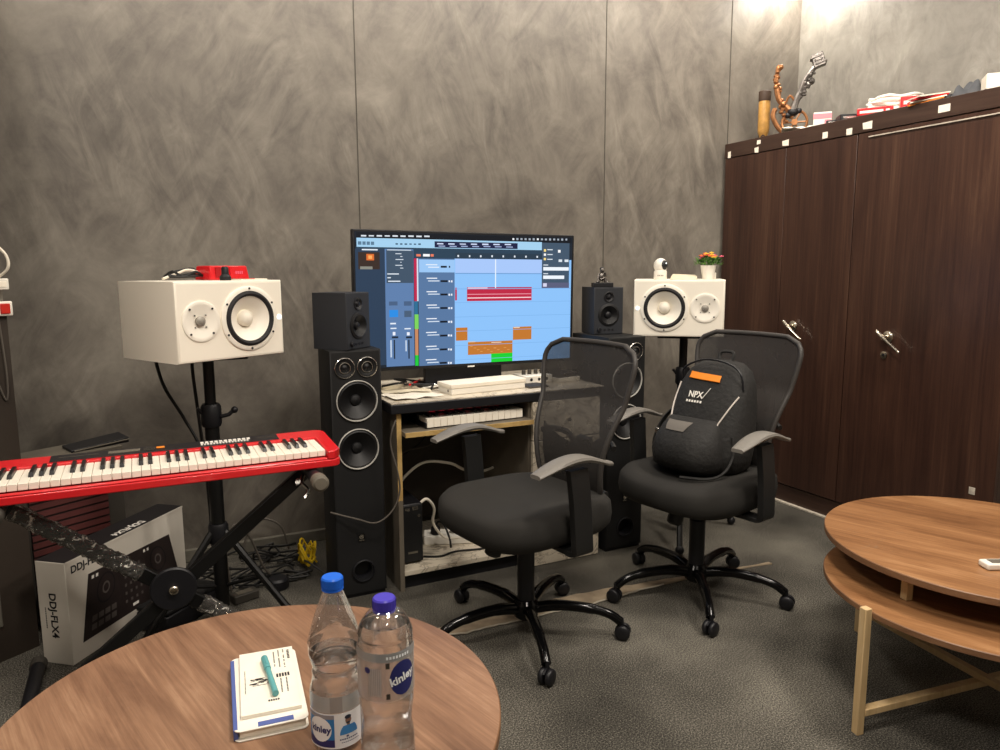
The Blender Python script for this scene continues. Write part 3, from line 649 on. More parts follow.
# ------------------------------------------------------------------ big screen
t = thing('computer_monitor', 'large flat screen showing a music arrangement window on the computer desk', 'monitor', (1.265, 2.87, .7575)); t.rotation_euler = (0, .010, 0)
MB().box(-.508, .502, .0, .034, .086, .652).out('bezel', 'black', t, bevel=.004)
MB().box(-.3, .3, .034, .065, .14, .48).out('rear_housing', 'black', t, bevel=.012)
m = MB(); m.box(-.2, .16, .036, .06, .004, .2); m.prism(rrect(.46, .16, .03, 5, 0, .10), 0, .012); m.out('stand', 'black', t, bevel=.003)
SCREEN = """-493 488 617 640 11161e;-492 336 582 618 a6d2f0;-167 216 586 611 1a2044;-495 336 542 583 2b4357;-499 -379 112 576 2c3f56;-487 -400 496 563 3a2c26;-379 -259 104 577 5f80ae;-373 -260 442 572 415468;-257 -245 368 541 c2274f;-245 -239 368 541 d8e4f2;-258 -242 314 368 2d6f96;-257 -240 254 314 7cd65c;-256 -242 146 254 c98a62;-256 -242 102 146 18cc3c;-239 -79 98 541 5878a2;-235 -76 485 537 9cc8f6;-79 488 82 542 8ec4fb;-76 337 483 542 a9c9fb;-76 337 479 483 6f9fd6;-75 336 542 566 293c4c;-23 287 365 423 c02644;-77 -69 369 422 c02644;-21 285 392 395 f0a0b0;-21 285 376 380 ffe0e6;-74 -21 199 254 c4782f;-19 194 136 191 c4782f;196 288 193 250 c4782f;91 194 94 137 12d232;108 113 419 541 eaf4ff;337 477 415 616 42566a;344 475 495 510 f2f8ff;344 452 458 473 f2f8ff;337 478 415 442 5b5f7c;344 363 424 439 d8d8f0;346 357 577 588 ffe28a;346 357 559 569 ffffff;346 357 540 550 ffe28a;418 431 574 586 ffffff;-454 -423 531 556 e07030;-446 -431 537 550 ffb060;-480 -430 496 507 8a8a80;-364 -327 305 334 2b8ee6;-301 -270 304 330 4a5f78;-365 -329 352 368 4a6284;-302 -269 350 368 4a6284;-348 -342 135 213 22303e;-286 -280 133 211 22303e;-355 -328 219 227 1d2836;-295 -269 217 225 1d2836;-351 -340 231 245 f0f4ff;-291 -279 229 242 f0f4ff;-361 -337 276 282 e8f0fa;-301 -274 254 259 e8f0fa;-360 -335 257 262 e8f0fa;-362 -356 142 212 c8d8ea;-298 -292 164 209 c8d8ea;-203 -157 459 463 f4f8ff;-197 -147 448 452 dce8f6;-142 -110 445 453 0f1620;-106 -100 445 452 f4f8ff;-95 -89 444 452 f4f8ff;-204 -158 404 408 f4f8ff;-198 -147 394 398 dce8f6;-143 -111 390 398 0f1620;-107 -100 389 397 f4f8ff;-96 -90 389 397 f4f8ff;-205 -159 349 353 f4f8ff;-199 -148 338 342 dce8f6;-144 -112 334 342 0f1620;-108 -101 333 341 f4f8ff;-97 -90 333 341 f4f8ff;-206 -160 293 297 f4f8ff;-200 -149 281 285 dce8f6;-145 -113 277 285 0f1620;-109 -102 276 284 f4f8ff;-98 -91 275 284 f4f8ff;-208 -161 236 240 f4f8ff;-202 -150 225 229 dce8f6;-146 -114 219 227 0f1620;-110 -103 219 227 f4f8ff;-99 -92 218 226 f4f8ff;-209 -162 178 182 f4f8ff;-203 -152 166 170 dce8f6;-147 -115 161 169 0f1620;-110 -104 160 168 f4f8ff;-100 -93 159 167 f4f8ff;-210 -163 122 126 f4f8ff;-204 -153 110 114 dce8f6;-148 -116 104 112 0f1620;-111 -105 102 111 f4f8ff;-101 -94 102 110 f4f8ff;-206 -156 514 518 e8f2ff;-196 -148 504 508 e8f2ff;-141 -114 504 512 0f1620;-105 -99 504 512 0f1620;-77 487 415 418 7db2ea;-78 487 358 360 7db2ea;-79 488 298 300 7db2ea;-80 489 238 240 7db2ea;-81 489 177 179 7db2ea;-81 490 116 118 7db2ea;-66 -59 549 557 e8f0f8;-14 -8 549 557 e8f0f8;37 44 549 557 e8f0f8;90 97 550 558 e8f0f8;143 150 550 558 e8f0f8;198 205 550 558 e8f0f8;253 260 550 558 e8f0f8;309 316 550 558 e8f0f8;-474 -453 623 629 dfe6ee;-443 -422 624 629 dfe6ee;-411 -389 624 630 dfe6ee;-378 -357 625 630 dfe6ee;-346 -324 625 631 dfe6ee;-313 -291 625 631 dfe6ee;-280 -257 626 632 dfe6ee;-246 -223 626 632 dfe6ee;-212 -189 627 633 dfe6ee;190 199 624 632 f4f6fa;209 219 624 633 a8b2be;229 239 625 633 a8b2be;249 259 625 633 a8b2be;269 279 625 633 a8b2be;289 299 625 634 a8b2be;310 319 626 634 f4f6fa;330 340 626 634 a8b2be;350 360 626 634 a8b2be;371 381 626 635 a8b2be;392 402 627 635 a8b2be;413 422 627 635 a8b2be;433 443 627 636 a8b2be;455 464 628 636 a8b2be;-334 -324 594 600 3d5a72;-315 -305 594 600 3d5a72;-296 -285 594 600 3d5a72;-276 -266 595 600 3d5a72;-257 -247 595 600 3d5a72;-238 -227 595 601 3d5a72;-487 -473 591 604 5b7c96;-469 -456 591 604 5b7c96;-452 -439 591 604 5b7c96;-435 -422 591 604 5b7c96;-156 -129 599 604 d8e4ff;-150 -121 590 594 a8b8e0;-107 -79 599 604 d8e4ff;-101 -70 590 594 a8b8e0;-56 -28 600 604 d8e4ff;-50 -20 591 595 a8b8e0;-5 23 600 605 d8e4ff;1 32 591 595 a8b8e0;47 76 600 606 d8e4ff;53 85 592 596 a8b8e0;99 129 601 606 d8e4ff;106 138 592 596 a8b8e0;153 183 602 607 d8e4ff;160 192 592 596 a8b8e0;-335 -310 557 560 dfe8f2;-315 -306 546 549 dfe8f2;-335 -302 534 537 dfe8f2;-315 -310 523 526 dfe8f2;-336 -307 511 514 dfe8f2;-316 -303 500 503 dfe8f2;-370 -322 476 480 e8f0fa;-370 -356 461 465 e8f0fa;-367 -316 447 451 e8f0fa;-247 -228 549 558 f08060;-218 -189 549 559 ffffff;-185 -172 549 559 f08060;-472 -408 570 575 e8f0fa;-369 -269 571 575 c8d4e0;363 390 584 588 e0e8f0;363 390 563 567 e0e8f0;363 390 542 546 e0e8f0;421 439 533 544 e0e8f0;452 472 533 544 e0e8f0;344 368 517 521 e0e8f0;344 368 479 483 e0e8f0;-9 2 172 174 e8a860;7 18 164 166 e8a860;22 34 156 158 e8a860;38 49 148 150 e8a860;54 65 162 164 e8a860;70 81 154 156 e8a860;86 97 146 148 e8a860;102 114 160 163 e8a860;118 130 152 154 e8a860;135 146 144 146 e8a860;151 163 160 162 e8a860;167 179 151 153 e8a860;-20 72 418 422 ffd0d8;198 228 245 249 f0dcc0;-17 14 190 193 e8c8a0;91 139 184 187 f0dcc0"""
cols = []; m = MB(); mats = []
def emis(c):
    if c not in cols:
        cols.append(c); x = M('screen colour ' + c, c, .4, spec=.25); b = x.node_tree.nodes['Principled BSDF']
        b.inputs['Base Color'].default_value = (.004, .004, .005, 1); b.inputs['Emission Color'].default_value = lin(c); b.inputs['Emission Strength'].default_value = 1.0; mats.append(x)
    return cols.index(c)
m.mi = emis('1a232e'); m.quad((-.499, -.0006, .1), (.492, -.0006, .1), (.492, -.0006, .642), (-.499, -.0006, .642))
for i, ln in enumerate(SCREEN.split(';')):
    a = ln.split(); x0, x1, z0, z1 = [int(q) / 1000 for q in a[:4]]; y = -.0009 - i * .00001
    x0, x1, z0, z1 = max(x0, -.499), min(x1, .492), max(z0, .1), min(z1, .642)
    m.mi = emis(a[4]); m.quad((x0, y, z0), (x1, y, z0), (x1, y, z1), (x0, y, z1))
m.out('screen', mats, t, smooth=0, normals=False)
MB().box(-.02, .012, -.0012, .0, .084, .09).out('maker_mark', 'print_w', t, smooth=0)

# ------------------------------------------------------------------ things on the desk
ZD = .7575
def dt(name, label, cat, x, y, z=ZD, rz=0, group=None): return thing(name, label, cat, (x, y, z), rz, group)
t = dt('shallow_carton', 'long shallow cream white carton on the desk in front of the screen', 'box', 1.268, 2.77, rz=math.radians(5))
MB().box(-.175, .175, -.06, .06, 0, .026).out('tray', 'white_p', t, bevel=.002)
MB().box(-.178, .178, -.063, .063, .026, .042).out('lid', 'paper', t, bevel=.002)
m = MB(); m.lathe([(.005, 0), (.005, .001)], (-.175, -.03, .014), (-1, 0, 0), 12); m.out('hole', 'black', t)
for j, (x, y, rz, w_, h_, lb) in enumerate(((.955, 2.755, .12, .21, .15, 'white sheet of paper at the left front corner of the desk'), (.96, 2.87, -.1, .2, .14, 'creased paper lying under the cables left of the cream carton'))):
    t = dt('paper_sheet', lb, 'paper', x, y, ZD + .0005 + j * .003, rz)
    rnd = random.Random(20 + j); H = [[.0008 + .007 * rnd.random() for _ in range(6)] for _ in range(6)]
    m = MB(); m.grid(lambda u, v: (-w_ / 2 + w_ * u, -h_ / 2 + h_ * v, H[int(round(u * 5))][int(round(v * 5))]), 5, 5); m.out('sheet', 'paper' if j == 0 else 'paper_o', t, smooth=20)
t = dt('paper_pad', 'thick cream note pad at the left edge of the desk behind the loose papers', 'note pad', .95, 3.0, rz=.2)
MB().box(-.08, .08, -.06, .06, 0, .018).out('pages', 'paper_o', t, bevel=.002); MB().box(-.08, .08, -.06, .06, .0181, .02).out('cover', 'paper', t)
def cable(label, pts, r, mat, name='cable', group=None, cat='cable', n=8):
    m = MB(); m.tube(smooth_path(pts, n), r, 7); c = Vector(pts[0]); 
    o = m.out(name, mat); tag(o, label, cat, group); return o
cable('black cable looped over the papers on the left of the desk', [(.88, 2.92, ZD + .02), (.93, 2.88, ZD + .035), (.99, 2.93, ZD + .03), (.96, 3.0, ZD + .035), (1.02, 2.97, ZD + .03), (1.09, 2.9, ZD + .02), (1.06, 2.83, ZD + .006)], .0045, 'cable')
cable('white cable looping among the pens behind the cream carton', [(1.04, 3.0, ZD + .008), (1.1, 2.97, ZD + .03), (1.16, 2.93, ZD + .022), (1.2, 2.9, ZD + .01), (1.14, 2.9, ZD + .008)], .0045, 'cable_w')
for x, y, rz, mt, lb in ((1.03, 2.93, .9, 'red', 'red pen lying on the desk left of the cream carton'), (1.10, 2.88, .4, 'white_p', 'white pen lying on the desk left of the cream carton'), (1.03, 2.86, -.5, 'black', 'black pen among the papers on the left of the desk')):
    t = dt('pen', lb, 'pen', x, y, ZD + .02 if mt != 'white_p' else ZD + .004, rz)
    MB().cyl((-.07, 0, .006), (.055, 0, .006), .0052, seg=12).out('barrel', mt, t); MB().lathe([(.005, 0), (.001, .016)], (.055, 0, .006), (1, 0, 0), 12).out('tip', 'silver', t); MB().box(-.068, -.03, -.0015, .0015, .011, .0135).out('clip', 'silver', t)
t = dt('small_mixer', 'small white mixer box with knobs on the desk beside the chair mesh', 'mixer', 1.56, 2.86, rz=.05)
MB().box(-.07, .07, -.05, .06, 0, .035).out('case', 'white_p', t, bevel=.004)
for x in (-.05, -.02, .012, .044): MB().lathe([(.009, 0), (.009, .018), (.006, .022)], (x, .0, .035), (0, 0, 1), 14).out('knob', 'grey_b', t)
m = MB()
for x in (-.04, .0, .04): m.lathe([(.007, 0), (.007, .001)], (x, -.05, .018), (0, -1, 0), 12)
m.out('socket', 'black', t)
t = dt('tablet', 'thin dark tablet lying flat on the desk before the screen stand', 'tablet', 1.50, 2.76, rz=.08)
MB().box(-.05, .05, -.06, .035, 0, .007).out('body', 'grey_b', t, bevel=.003); MB().box(-.044, .044, -.054, .03, .0071, .0076).out('glass', 'black', t)
t = dt('desk_books', 'small pile of printed books on the right end of the desk seen through chair mesh', 'books', 1.69, 2.86, rz=.2)
MB().box(-.06, .06, -.08, .08, 0, .02).out('lower_book', 'paper', t, bevel=.002); MB().box(-.055, .05, -.07, .075, .0205, .04).out('upper_book', 'deck', t, bevel=.002)

# on the pull-out shelf
t = thing('midi_keyboard', 'white fronted mini keyboard with red lit pads on the desk shelf', 'keyboard', (1.18, 2.705, .6457), math.radians(3))
MB().box(-.22, .22, -.06, .12, 0, .022).out('base', 'black', t, bevel=.003)
wk = None
for k in range(15):
    x = -.214 + k * .0286
    if wk is None: wk = MB().box(0, .0274, -.064, .02, .004, .040).out('white_key', 'key_w', t, bevel=.001, loc=(x, 0, 0))
    else: c = wk.copy(); COL.objects.link(c); c.parent = t; c.location = (x, 0, 0)
bk = None
for k in range(14):
    if k % 7 in (2, 6): continue
    x = -.214 + (k + 1) * .0286 - .008
    if bk is None: bk = MB().box(0, .015, -.03, .02, .040, .049).out('black_key', 'key_b', t, bevel=.001, loc=(x, 0, 0))
    else: c = bk.copy(); COL.objects.link(c); c.parent = t; c.location = (x, 0, 0)
MB().box(-.22, .22, .024, .12, .022, .046).out('control_panel', 'black', t, bevel=.003)
pd = None
for k in range(8):
    x = -.15 + k * .042
    if pd is None: pd = MB().box(-.012, .012, .03, .05, .0462, .056).out('pad', 'redglow', t, bevel=.002, loc=(x, 0, 0))
    else: c = pd.copy(); COL.objects.link(c); c.parent = t; c.location = (x, 0, 0)

# on the bottom shelf
t = thing('desktop_computer', 'small black computer case on the desk bottom shelf at the left', 'computer', (.925, 2.86, .079), 0)
MB().box(-.045, .045, -.15, .16, .006, .25).out('case', 'black', t, bevel=.006)
o = MB().box(-.043, .043, -.157, -.150, .01, .246).out('front_panel', 'black_m', t, bevel=.003)
m = MB(); m.box(-.02, .02, -.1585, -.157, .045, .053); m.out('badge', 'grey_t', o)
m = MB(); m.box(-.03, -.01, -.159, -.157, .225, .235).box(.0, .025, -.159, -.157, .225, .24); m.out('port', 'silver', o)
m = MB(); m.lathe([(.006, 0), (.006, .003)], (.028, -.157, .2), (0, -1, 0), 14); m.out('power_button', 'silver', o)
for x in (-.035, .035): MB().box(x - .008, x + .008, -.13, .14, 0, .006).out('foot', 'black', t)
t = thing('power_strip', 'white power strip lying askew on the bottom shelf of the desk', 'power strip', (1.17, 2.87, .079), math.radians(-20))
MB().box(-.13, .13, -.045, .045, 0, .04).out('body', 'white_p', t, bevel=.005)
for x in (-.075, .0, .075):
    m = MB(); m.lathe([(.02, 0), (.02, .001)], (x, 0, .04), (0, 0, 1), 20); o = m.out('socket', 'grey_t', t)
t = thing('power_plug', 'black round plug pushed into the white power strip', 'plug', (1.09, 2.88, .1205), 0)
MB().lathe([(.019, 0), (.021, .006), (.019, .03), (.008, .04)], seg=18).out('plug_body', 'black', t)
MB().tube(smooth_path([(0, 0, .038), (.01, -.02, .06), (.02, -.06, .05), (.03, -.09, .0), (.03, -.1, -.034)], 5), .0045, 7).out('cord', 'cable', t)
cable('white cable arching through the desk knee space', [(.885, 2.80, .36), (.955, 2.85, .41), (1.037, 2.85, .454), (1.15, 2.85, .435), (1.219, 2.85, .398), (1.3, 2.85, .382), (1.40, 2.95, .36)], .006, 'cable_w')
cable('thin black cable rising behind the white cable in the knee space', [(.90, 2.95, .34), (.98, 3.0, .44), (1.1, 3.05, .5), (1.18, 3.08, .62)], .0035, 'cable')
cable('thin grey cable sagging below the desk shelf', [(.90, 2.92, .44), (1.0, 3.0, .47), (1.15, 3.05, .48), (1.26, 3.08, .56), (1.32, 3.1, .62)], .0035, 'cable_g')
cable('white cable curling out of the computer case on the bottom shelf', [(.965, 2.74, .31), (1.0, 2.74, .33), (1.04, 2.76, .28), (1.05, 2.80, .2), (1.10, 2.80, .13), (1.16, 2.78, .125)], .006, 'cable_w')
cable('black cable trailing across the bottom shelf past the power strip', [(.985, 2.75, .084), (1.05, 2.72, .084), (1.13, 2.74, .084), (1.25, 2.72, .084), (1.33, 2.78, .084), (1.385, 2.86, .084)], .0045, 'cable')
cable('grey cable hanging in a loop between tower speaker and desk', [(.835, 2.60, .70), (.818, 2.60, .66), (.815, 2.61, .6), (.836, 2.60, .5), (.842, 2.60, .42), (.81, 2.60, .35), (.75, 2.61, .31), (.68, 2.63, .33), (.59, 2.66, .36)], .0032, 'cable_g')

# ------------------------------------------------------------------ office chairs
def make_chair(label):
    t = thing('office_chair', label, 'chair', (0, 0, 0), 0, 'black mesh office chairs')
    # seat cushion, front towards -Y
    def sec(k, z):
        P = []
        for i in range(40):
            a = 2 * PI * i / 40; c, s = math.cos(a), math.sin(a); e = 2 / 3.6
            x = abs(c) ** e * math.copysign(1, c); y = abs(s) ** e * math.copysign(1, s)
            wv = .248 + .012 * (-y); dz = -.03 * max(0, -y - .55) ** 1.3 * (1 if z > .43 else .4)
            P.append((x * wv * k, y * .262 * k - .002, z + dz + (.012 * x * x * k if z > .46 else 0)))
        return P
    m = MB(); m.loft([sec(.80, .392), sec(.93, .397), sec(.985, .415), sec(1.0, .445), sec(.985, .475), sec(.93, .492), sec(.8, .498), sec(.5, .496), sec(.12, .494)]); m.out('seat', 'fabric', t, smooth=60)
    MB().box(-.17, .17, -.15, .17, .382, .394).out('seat_pan', 'chair_p', t, bevel=.006)
    m = MB(); m.box(-.075, .075, -.1, .13, .345, .394); o = m.out('tilt_mechanism', 'chair_p', t, bevel=.012)
    m = MB(); m.cyl((0, -.1, .362), (0, -.128, .358), .012); m.lathe([(.022, 0), (.03, .01), (.028, .045), (.018, .052)], (0, -.125, .36), (0, -.4, -1), 18); m.out('tension_knob', 'chair_p', o)
    m = MB(); m.tube([(.07, .0, .375), (.2, -.01, .372), (.235, -.012, .37)], [.006, .006, .012], 8); m.out('tilt_lever', 'chair_p', o)
    # back
    Z0, Z1 = .475, 1.0
    def hw(v):
        a = .16 + .075 * (3 * v * v - 2 * v ** 3) if v < 1 else .235
        if v > .86: q = (v - .86) / .14; a -= .075 * (1 - math.sqrt(max(0, 1 - q * q)))
        if v < .10: q = (.10 - v) / .10; a -= .05 * (1 - math.sqrt(max(0, 1 - q * q)))
        return a
    def bp(u, v, off=0):
        x = (2 * u - 1) * hw(v); y = .215 + .095 * v ** 1.3 - .035 * math.sin(PI * min(1, v / .62)) - .42 * x * x + off
        return (x, y, Z0 + (Z1 - Z0) * v - .10 * x * x * (v > .5) * (v - .5) * 2)
    MB().grid(lambda u, v: bp(u, v), 20, 30).out('back_mesh', 'meshback', t, smooth=60, normals=False)
    loop = [bp(0, i / 26) for i in range(27)] + [bp(i / 10, 1) for i in range(1, 10)] + [bp(1, 1 - i / 26) for i in range(27)] + [bp(1 - i / 10, 0) for i in range(1, 10)]
    MB().tube(loop, .0095, 8, True).out('back_frame', 'chair_f', t, smooth=60)
    # spine and lumbar bracket behind the mesh
    m = MB()
    sp = smooth_path([(0, .12, .385), (0, .225, .395), (0, .272, .45), (0, .275, .55), (0, .262, .66)], 6)
    W_ = .032
    m.loft([[(-W_, p.y - .008, p.z), (W_, p.y - .008, p.z), (W_, p.y + .012, p.z + .004), (-W_, p.y + .012, p.z + .004)] for p in sp])
    for s_ in (-1, 1): m.tube(smooth_path([(s_ * .02, .262, .6), (s_ * .08, .262, .66), (s_ * .15, .245, .67), (s_ * .19, .224, .66)], 5), .011, 8)
    m.tube([(-.15, .228, .49), (0, .262, .49), (.15, .228, .49)], .013, 8)
    m.out('back_bracket', 'chair_p', t, bevel=.004)
    m = MB(); m.grid(lambda u, v: bp(.06 + .88 * u, .03 + (.30 + .10 * (2 * u - 1) ** 2) * v, .010), 12, 8); m.out('lumbar_pad', 'chair_p', t, smooth=60)
    # arms
    for s in (-1, 1):
        p = MB(); path = smooth_path([(s * .255, .0, .368), (s * .283, .0, .38), (s * .292, -.008, .42), (s * .292, -.018, .55), (s * .288, -.03, .655)], 5)
        p.loft([[(q.x - .012, q.y - .036, q.z), (q.x + .012, q.y - .036, q.z), (q.x + .012, q.y + .036, q.z), (q.x - .012, q.y + .036, q.z)] for q in path])
        p.box(*sorted((s * .15, s * .27)), -.03, .03, .366, .381)
        o = p.out('armrest_post', 'chair_p', t, bevel=.006)
        p = MB(); secs = []
        for i in range(17):
            q = i / 16; y = -.19 + .30 * q; z = .668 + .026 * math.sin(PI * min(1, q * 1.05)) - (.016 * (q - .6) / .4 if q > .6 else 0) - .012 * (1 - q); wd = .036 - .012 * abs(2 * q - 1) ** 3 - .006 * q
            th = .011 - .004 * abs(2 * q - 1)
            secs.append([(s * .287 + wd * c_, y, z + th * s_) for c_, s_ in ((1, 0), (.9, .7), (.5, 1), (-.5, 1), (-.9, .7), (-1, 0), (-.85, -.8), (.85, -.8))])
        p.loft(secs); p.out('armrest_pad', 'arm', t, smooth=50)
    # column and star base
    MB().lathe([(.03, .105), (.03, .30), (.026, .305)], seg=24).out('gas_column', 'black', t)
    MB().cyl((0, 0, .30), (0, 0, .348), .015).out('gas_piston', 'steel', t)
    MB().lathe([(.03, .055), (.042, .065), (.044, .11), (.034, .125), (.03, .126)], seg=28).out('hub', 'black_g', t)
    for k in range(5):
        a = math.radians(BASE0 + 72 * k); c, s = math.cos(a), math.sin(a)
        pts = smooth_path([(.03, 0, .092), (.11, 0, .107), (.21, 0, .104), (.285, 0, .088), (.326, 0, .062)], 5)
        l = MB().at((0, 0, 0), a).tube(pts, [.02] * 6 + [.0185] * 6 + [.016] * 9, 10).out('base_leg', 'black_g', t, smooth=60)
        m = MB().at((.334 * c, .334 * s, 0), a + random.uniform(-.9, .9))
        for q in (-1, 1): m.lathe([(.006, 0), (.022, .001), (.026, .005), (.026, .014), (.022, .018), (.006, .019)], (0, q * .003, .0265), (0, q, 0), 22)
        m.tube([(-.004, 0, .075), (-.004, 0, .05)], .007, 8)
        hood = [(.0275 * math.cos(b), .0275 * math.sin(b) + .0265) for b in [i * PI / 10 for i in range(2, 11)]]
        m.loft([[(x, -.0035, z) for x, z in hood] + [(x * .8, -.0035, (z - .0265) * .8 + .0265) for x, z in hood[::-1]], [(x, .0035, z) for x, z in hood] + [(x * .8, .0035, (z - .0265) * .8 + .0265) for x, z in hood[::-1]]])
        m.out('caster', 'black', l, smooth=50)
    return t
BASE0 = 37 + 80
ch1 = make_chair('black mesh office chair with empty seat in front of the computer desk')
ch2 = copy_tree(ch1); ch2['label'] = 'black mesh office chair holding the backpack, beside the wardrobe'
ch1.location = (1.14, 2.14, 0); ch1.rotation_euler.z = math.radians(-80)
ch2.location = (1.876, 2.117, 0); ch2.rotation_euler.z = math.radians(-78)
for c in ch2.children:
    if c.name.startswith('base_leg'): c.rotation_euler.z = math.radians(-17)

# ------------------------------------------------------------------ backpack
t = thing('backpack', 'black backpack with orange zip flap leaning in the right office chair', 'backpack', (1.952, 2.138, .499), math.radians(-74))
LV = [(0.0, .135, .085, -.03), (.02, .155, .105, -.03), (.08, .162, .115, -.025), (.16, .16, .108, -.01), (.24, .155, .095, .01), (.32, .142, .08, .03), (.37, .118, .064, .045), (.398, .08, .045, .055), (.408, .03, .02, .06)]
def lv(z):
    for a, b in zip(LV, LV[1:]):
        if a[0] <= z <= b[0]:
            q = (z - a[0]) / (b[0] - a[0]); return [a[i] + (b[i] - a[i]) * q for i in range(1, 4)]
    return LV[-1][1:]
def ring(z, hw_, hd, yc, e=3.2):
    P = []
    for i in range(36):
        a = 2 * PI * i / 36; c, s = math.cos(a), math.sin(a)
        P.append((abs(c) ** (2 / e) * math.copysign(hw_, c), yc + abs(s) ** (2 / e) * math.copysign(hd, s), z))
    return P
def fy(x, z, off=.002, e=3.2):
    hw_, hd, yc = lv(z); q = min(1, abs(x) / hw_); return (x, yc - hd * (1 - q ** e) ** (1 / e) - off, z)
def sx(y, z, side, off=.002, e=3.2):
    hw_, hd, yc = lv(z); q = min(1, abs(y - yc) / hd); return (side * (hw_ * (1 - q ** e) ** (1 / e) + off), y, z)
m = MB(); m.loft([ring(*l) for l in LV]); m.out('main_body', 'pack', t, smooth=60)
# lower front pocket bulging forward
PK = [(.004, .12, .07), (.03, .14, .12), (.08, .145, .128), (.13, .135, .105), (.175, .115, .06), (.20, .095, .014)]
m = MB(); m.loft([[(p[0] - .02, p[1] - .105, p[2]) for p in ring(z, a, b, 0, 2.6)] for z, a, b in PK]); o = m.out('front_pocket', 'pack', t, smooth=60)
def py(x, z, off=.003):
    for a, b in zip(PK, PK[1:]):
        if a[0] <= z <= b[0]: q = (z - a[0]) / (b[0] - a[0]); A = a[1] + (b[1] - a[1]) * q; B = a[2] + (b[2] - a[2]) * q; break
    return (x - .02, -.105 - B * (1 - min(1, abs(x) / A) ** 2.6) ** (1 / 2.6) - off, z)
m = MB(); m.grid(lambda u, v: py(-.03 + (-.055 + .11 * u) * (.75 + .25 * v), .160 + .030 * v, .004), 8, 4); m.out('grey_patch', 'pack_g', o, smooth=60)
m = MB(); m.grid(lambda u, v: fy(-.085 + .135 * u, .345 + .02 * v - .006 * u, .007), 10, 3); m.tube([fy(-.085 + .135 * u / 8, .343 - .006 * u / 8, .006) for u in range(9)], .003, 6); m.out('zip_flap', 'orange', t, smooth=60)
m = MB(); m.text('NPX', .031, lambda x, y: fy(-.035 + x, .283 + y, .004), bold=True); m.tube([fy(-.005, .27, .004), fy(.022, .312, .004)], .0016, 4)
for k in range(6): m.quad(*[fy(-.07 + k * .012 + dx, .255 + dz, .004) for dx, dz in ((0, 0), (.008, 0), (.008, .008), (0, .008))])
m.out('logo', 'print_w', t, smooth=0, normals=False)
m = MB(); m.tube([fy(.10 + .0 * i, .2, .003) if False else fy(.085 + .045 * i / 10, .19 + .10 * i / 10, .003) for i in range(11)], .0028, 6); m.tube([fy(.085, .19, .003), fy(.08, .16, .003)], .0028, 6)
m.out('side_piping', 'piping', t)
m = MB(); m.tube([fy(-.128 - .008 * math.sin(PI * i / 10), .19 + .13 * i / 10, .003) for i in range(11)], .0032, 6); m.out('left_piping', 'piping', t)
m = MB(); m.tube(smooth_path([fy(-.13, .33, .0), (-.12, -.02, .375), (-.04, -.01, .412), (.06, -.01, .405), (.12, -.02, .372), fy(.135, .31, 0)], 5), .004, 6); m.out('top_zip', 'black', t)
m = MB(); pth = smooth_path([(-.02, .06, .40), (-.02, .075, .435), (.03, .08, .435), (.03, .065, .40)], 5); m.tube(pth, .007, 6); m.out('haul_loop', 'pack', t)
m = MB()
pth = smooth_path([(-.15, -.02, .22), (-.178, -.06, .17), (-.195, -.09, .09), (-.19, -.09, .012)], 6)
m.loft([[(p.x, p.y - .016, p.z), (p.x - .005, p.y - .016, p.z), (p.x - .005, p.y + .016, p.z), (p.x, p.y + .016, p.z)] for p in pth]); m.out('side_strap', 'pack', t)
m = MB(); m.box(-.196, -.18, -.1, -.065, .11, .135); m.out('strap_buckle', 'silver', t, bevel=.003)
m = MB(); m.tube(smooth_path([fy(.14, .15, .004), fy(.15, .08, .006), (.15, -.16, .03), (.11, -.20, .008), (.02, -.24, .005)], 6), .005, 6); m.out('loose_strap', 'pack', t)
# ------------------------------------------------------------------ red electric keyboard
KX, KY, KZ = .045, 2.075, .694
t = thing('electric_piano', 'bright red electric keyboard lying across the folding cross stand', 'keyboard', (KX, KY, KZ), 0)
HWK = .455
m = MB(); m.prism(rrect(2 * HWK, .25, .03, 6, 0, .125), 0, .0215)
U = [(-HWK + .03 - .03 * math.sin(a) , .03 - .03 * math.cos(a)) for a in [0, PI / 6, PI / 3, PI / 2]]
outer = [(-HWK + .02, 0)] + [(-HWK, .03)] + [(-HWK + .03 - .03 * math.cos(a), .22 + .03 * math.sin(a)) for a in [i * PI / 12 for i in range(7)]]
right = [(-x, y) for x, y in outer[::-1]]
cut = .4145
poly = outer + right + [(cut, 0), (cut, .168), (-cut, .168), (-cut, 0)]
def zt(y): return .047 + .012 * max(0, (y - .03)) / .22
m.loft([[(x, y, .022) for x, y in poly], [(x, y, zt(y)) for x, y in poly]])
m.box(-cut, cut, .002, .016, .0215, .028)
case = m.out('case', 'red', t, bevel=.0045, seg=3)
pts = [(-HWK * .62 + .0, .190), (.315, .190), (.315, .240), (-.30, .240)]
m = MB(); m.loft([[(x, y, zt(y) + .0003) for x, y in ((-.29, .182), (.31, .182), (.31, .241), (-.29, .241))], [(x, y, zt(y) + .002) for x, y in ((-.29, .182), (.31, .182), (.31, .241), (-.29, .241))]])
pn = m.out('control_panel', 'panel_k', t, bevel=.0008)
m = MB(); m.box(-.15, -.07, .2, .228, .058, .0602); m.out('display', 'grey_t', pn, smooth=0)
m = MB()
for k in range(6): m.box(-.06 + k * .005, -.0565 + k * .005, .196, .205, .057, .0605); m.box(-.06 + k * .005, -.0565 + k * .005, .212, .224, .058, .0607)
m.out('dark_button', 'grey_b', pn)
m = MB(); m.box(-.028, -.006, .206, .222, .0588, .062); m.out('orange_button', 'orange', pn, bevel=.001)
m = MB()
for k in range(16): m.box(.09 + k * .0085, .0955 + k * .0085, .194, .2035, .057, .0604)
for k in range(11): m.box(.09 + k * .013, .099 + k * .013, .21, .226, .058, .061)
m.out('white_button', 'print_w', pn)
m = MB()
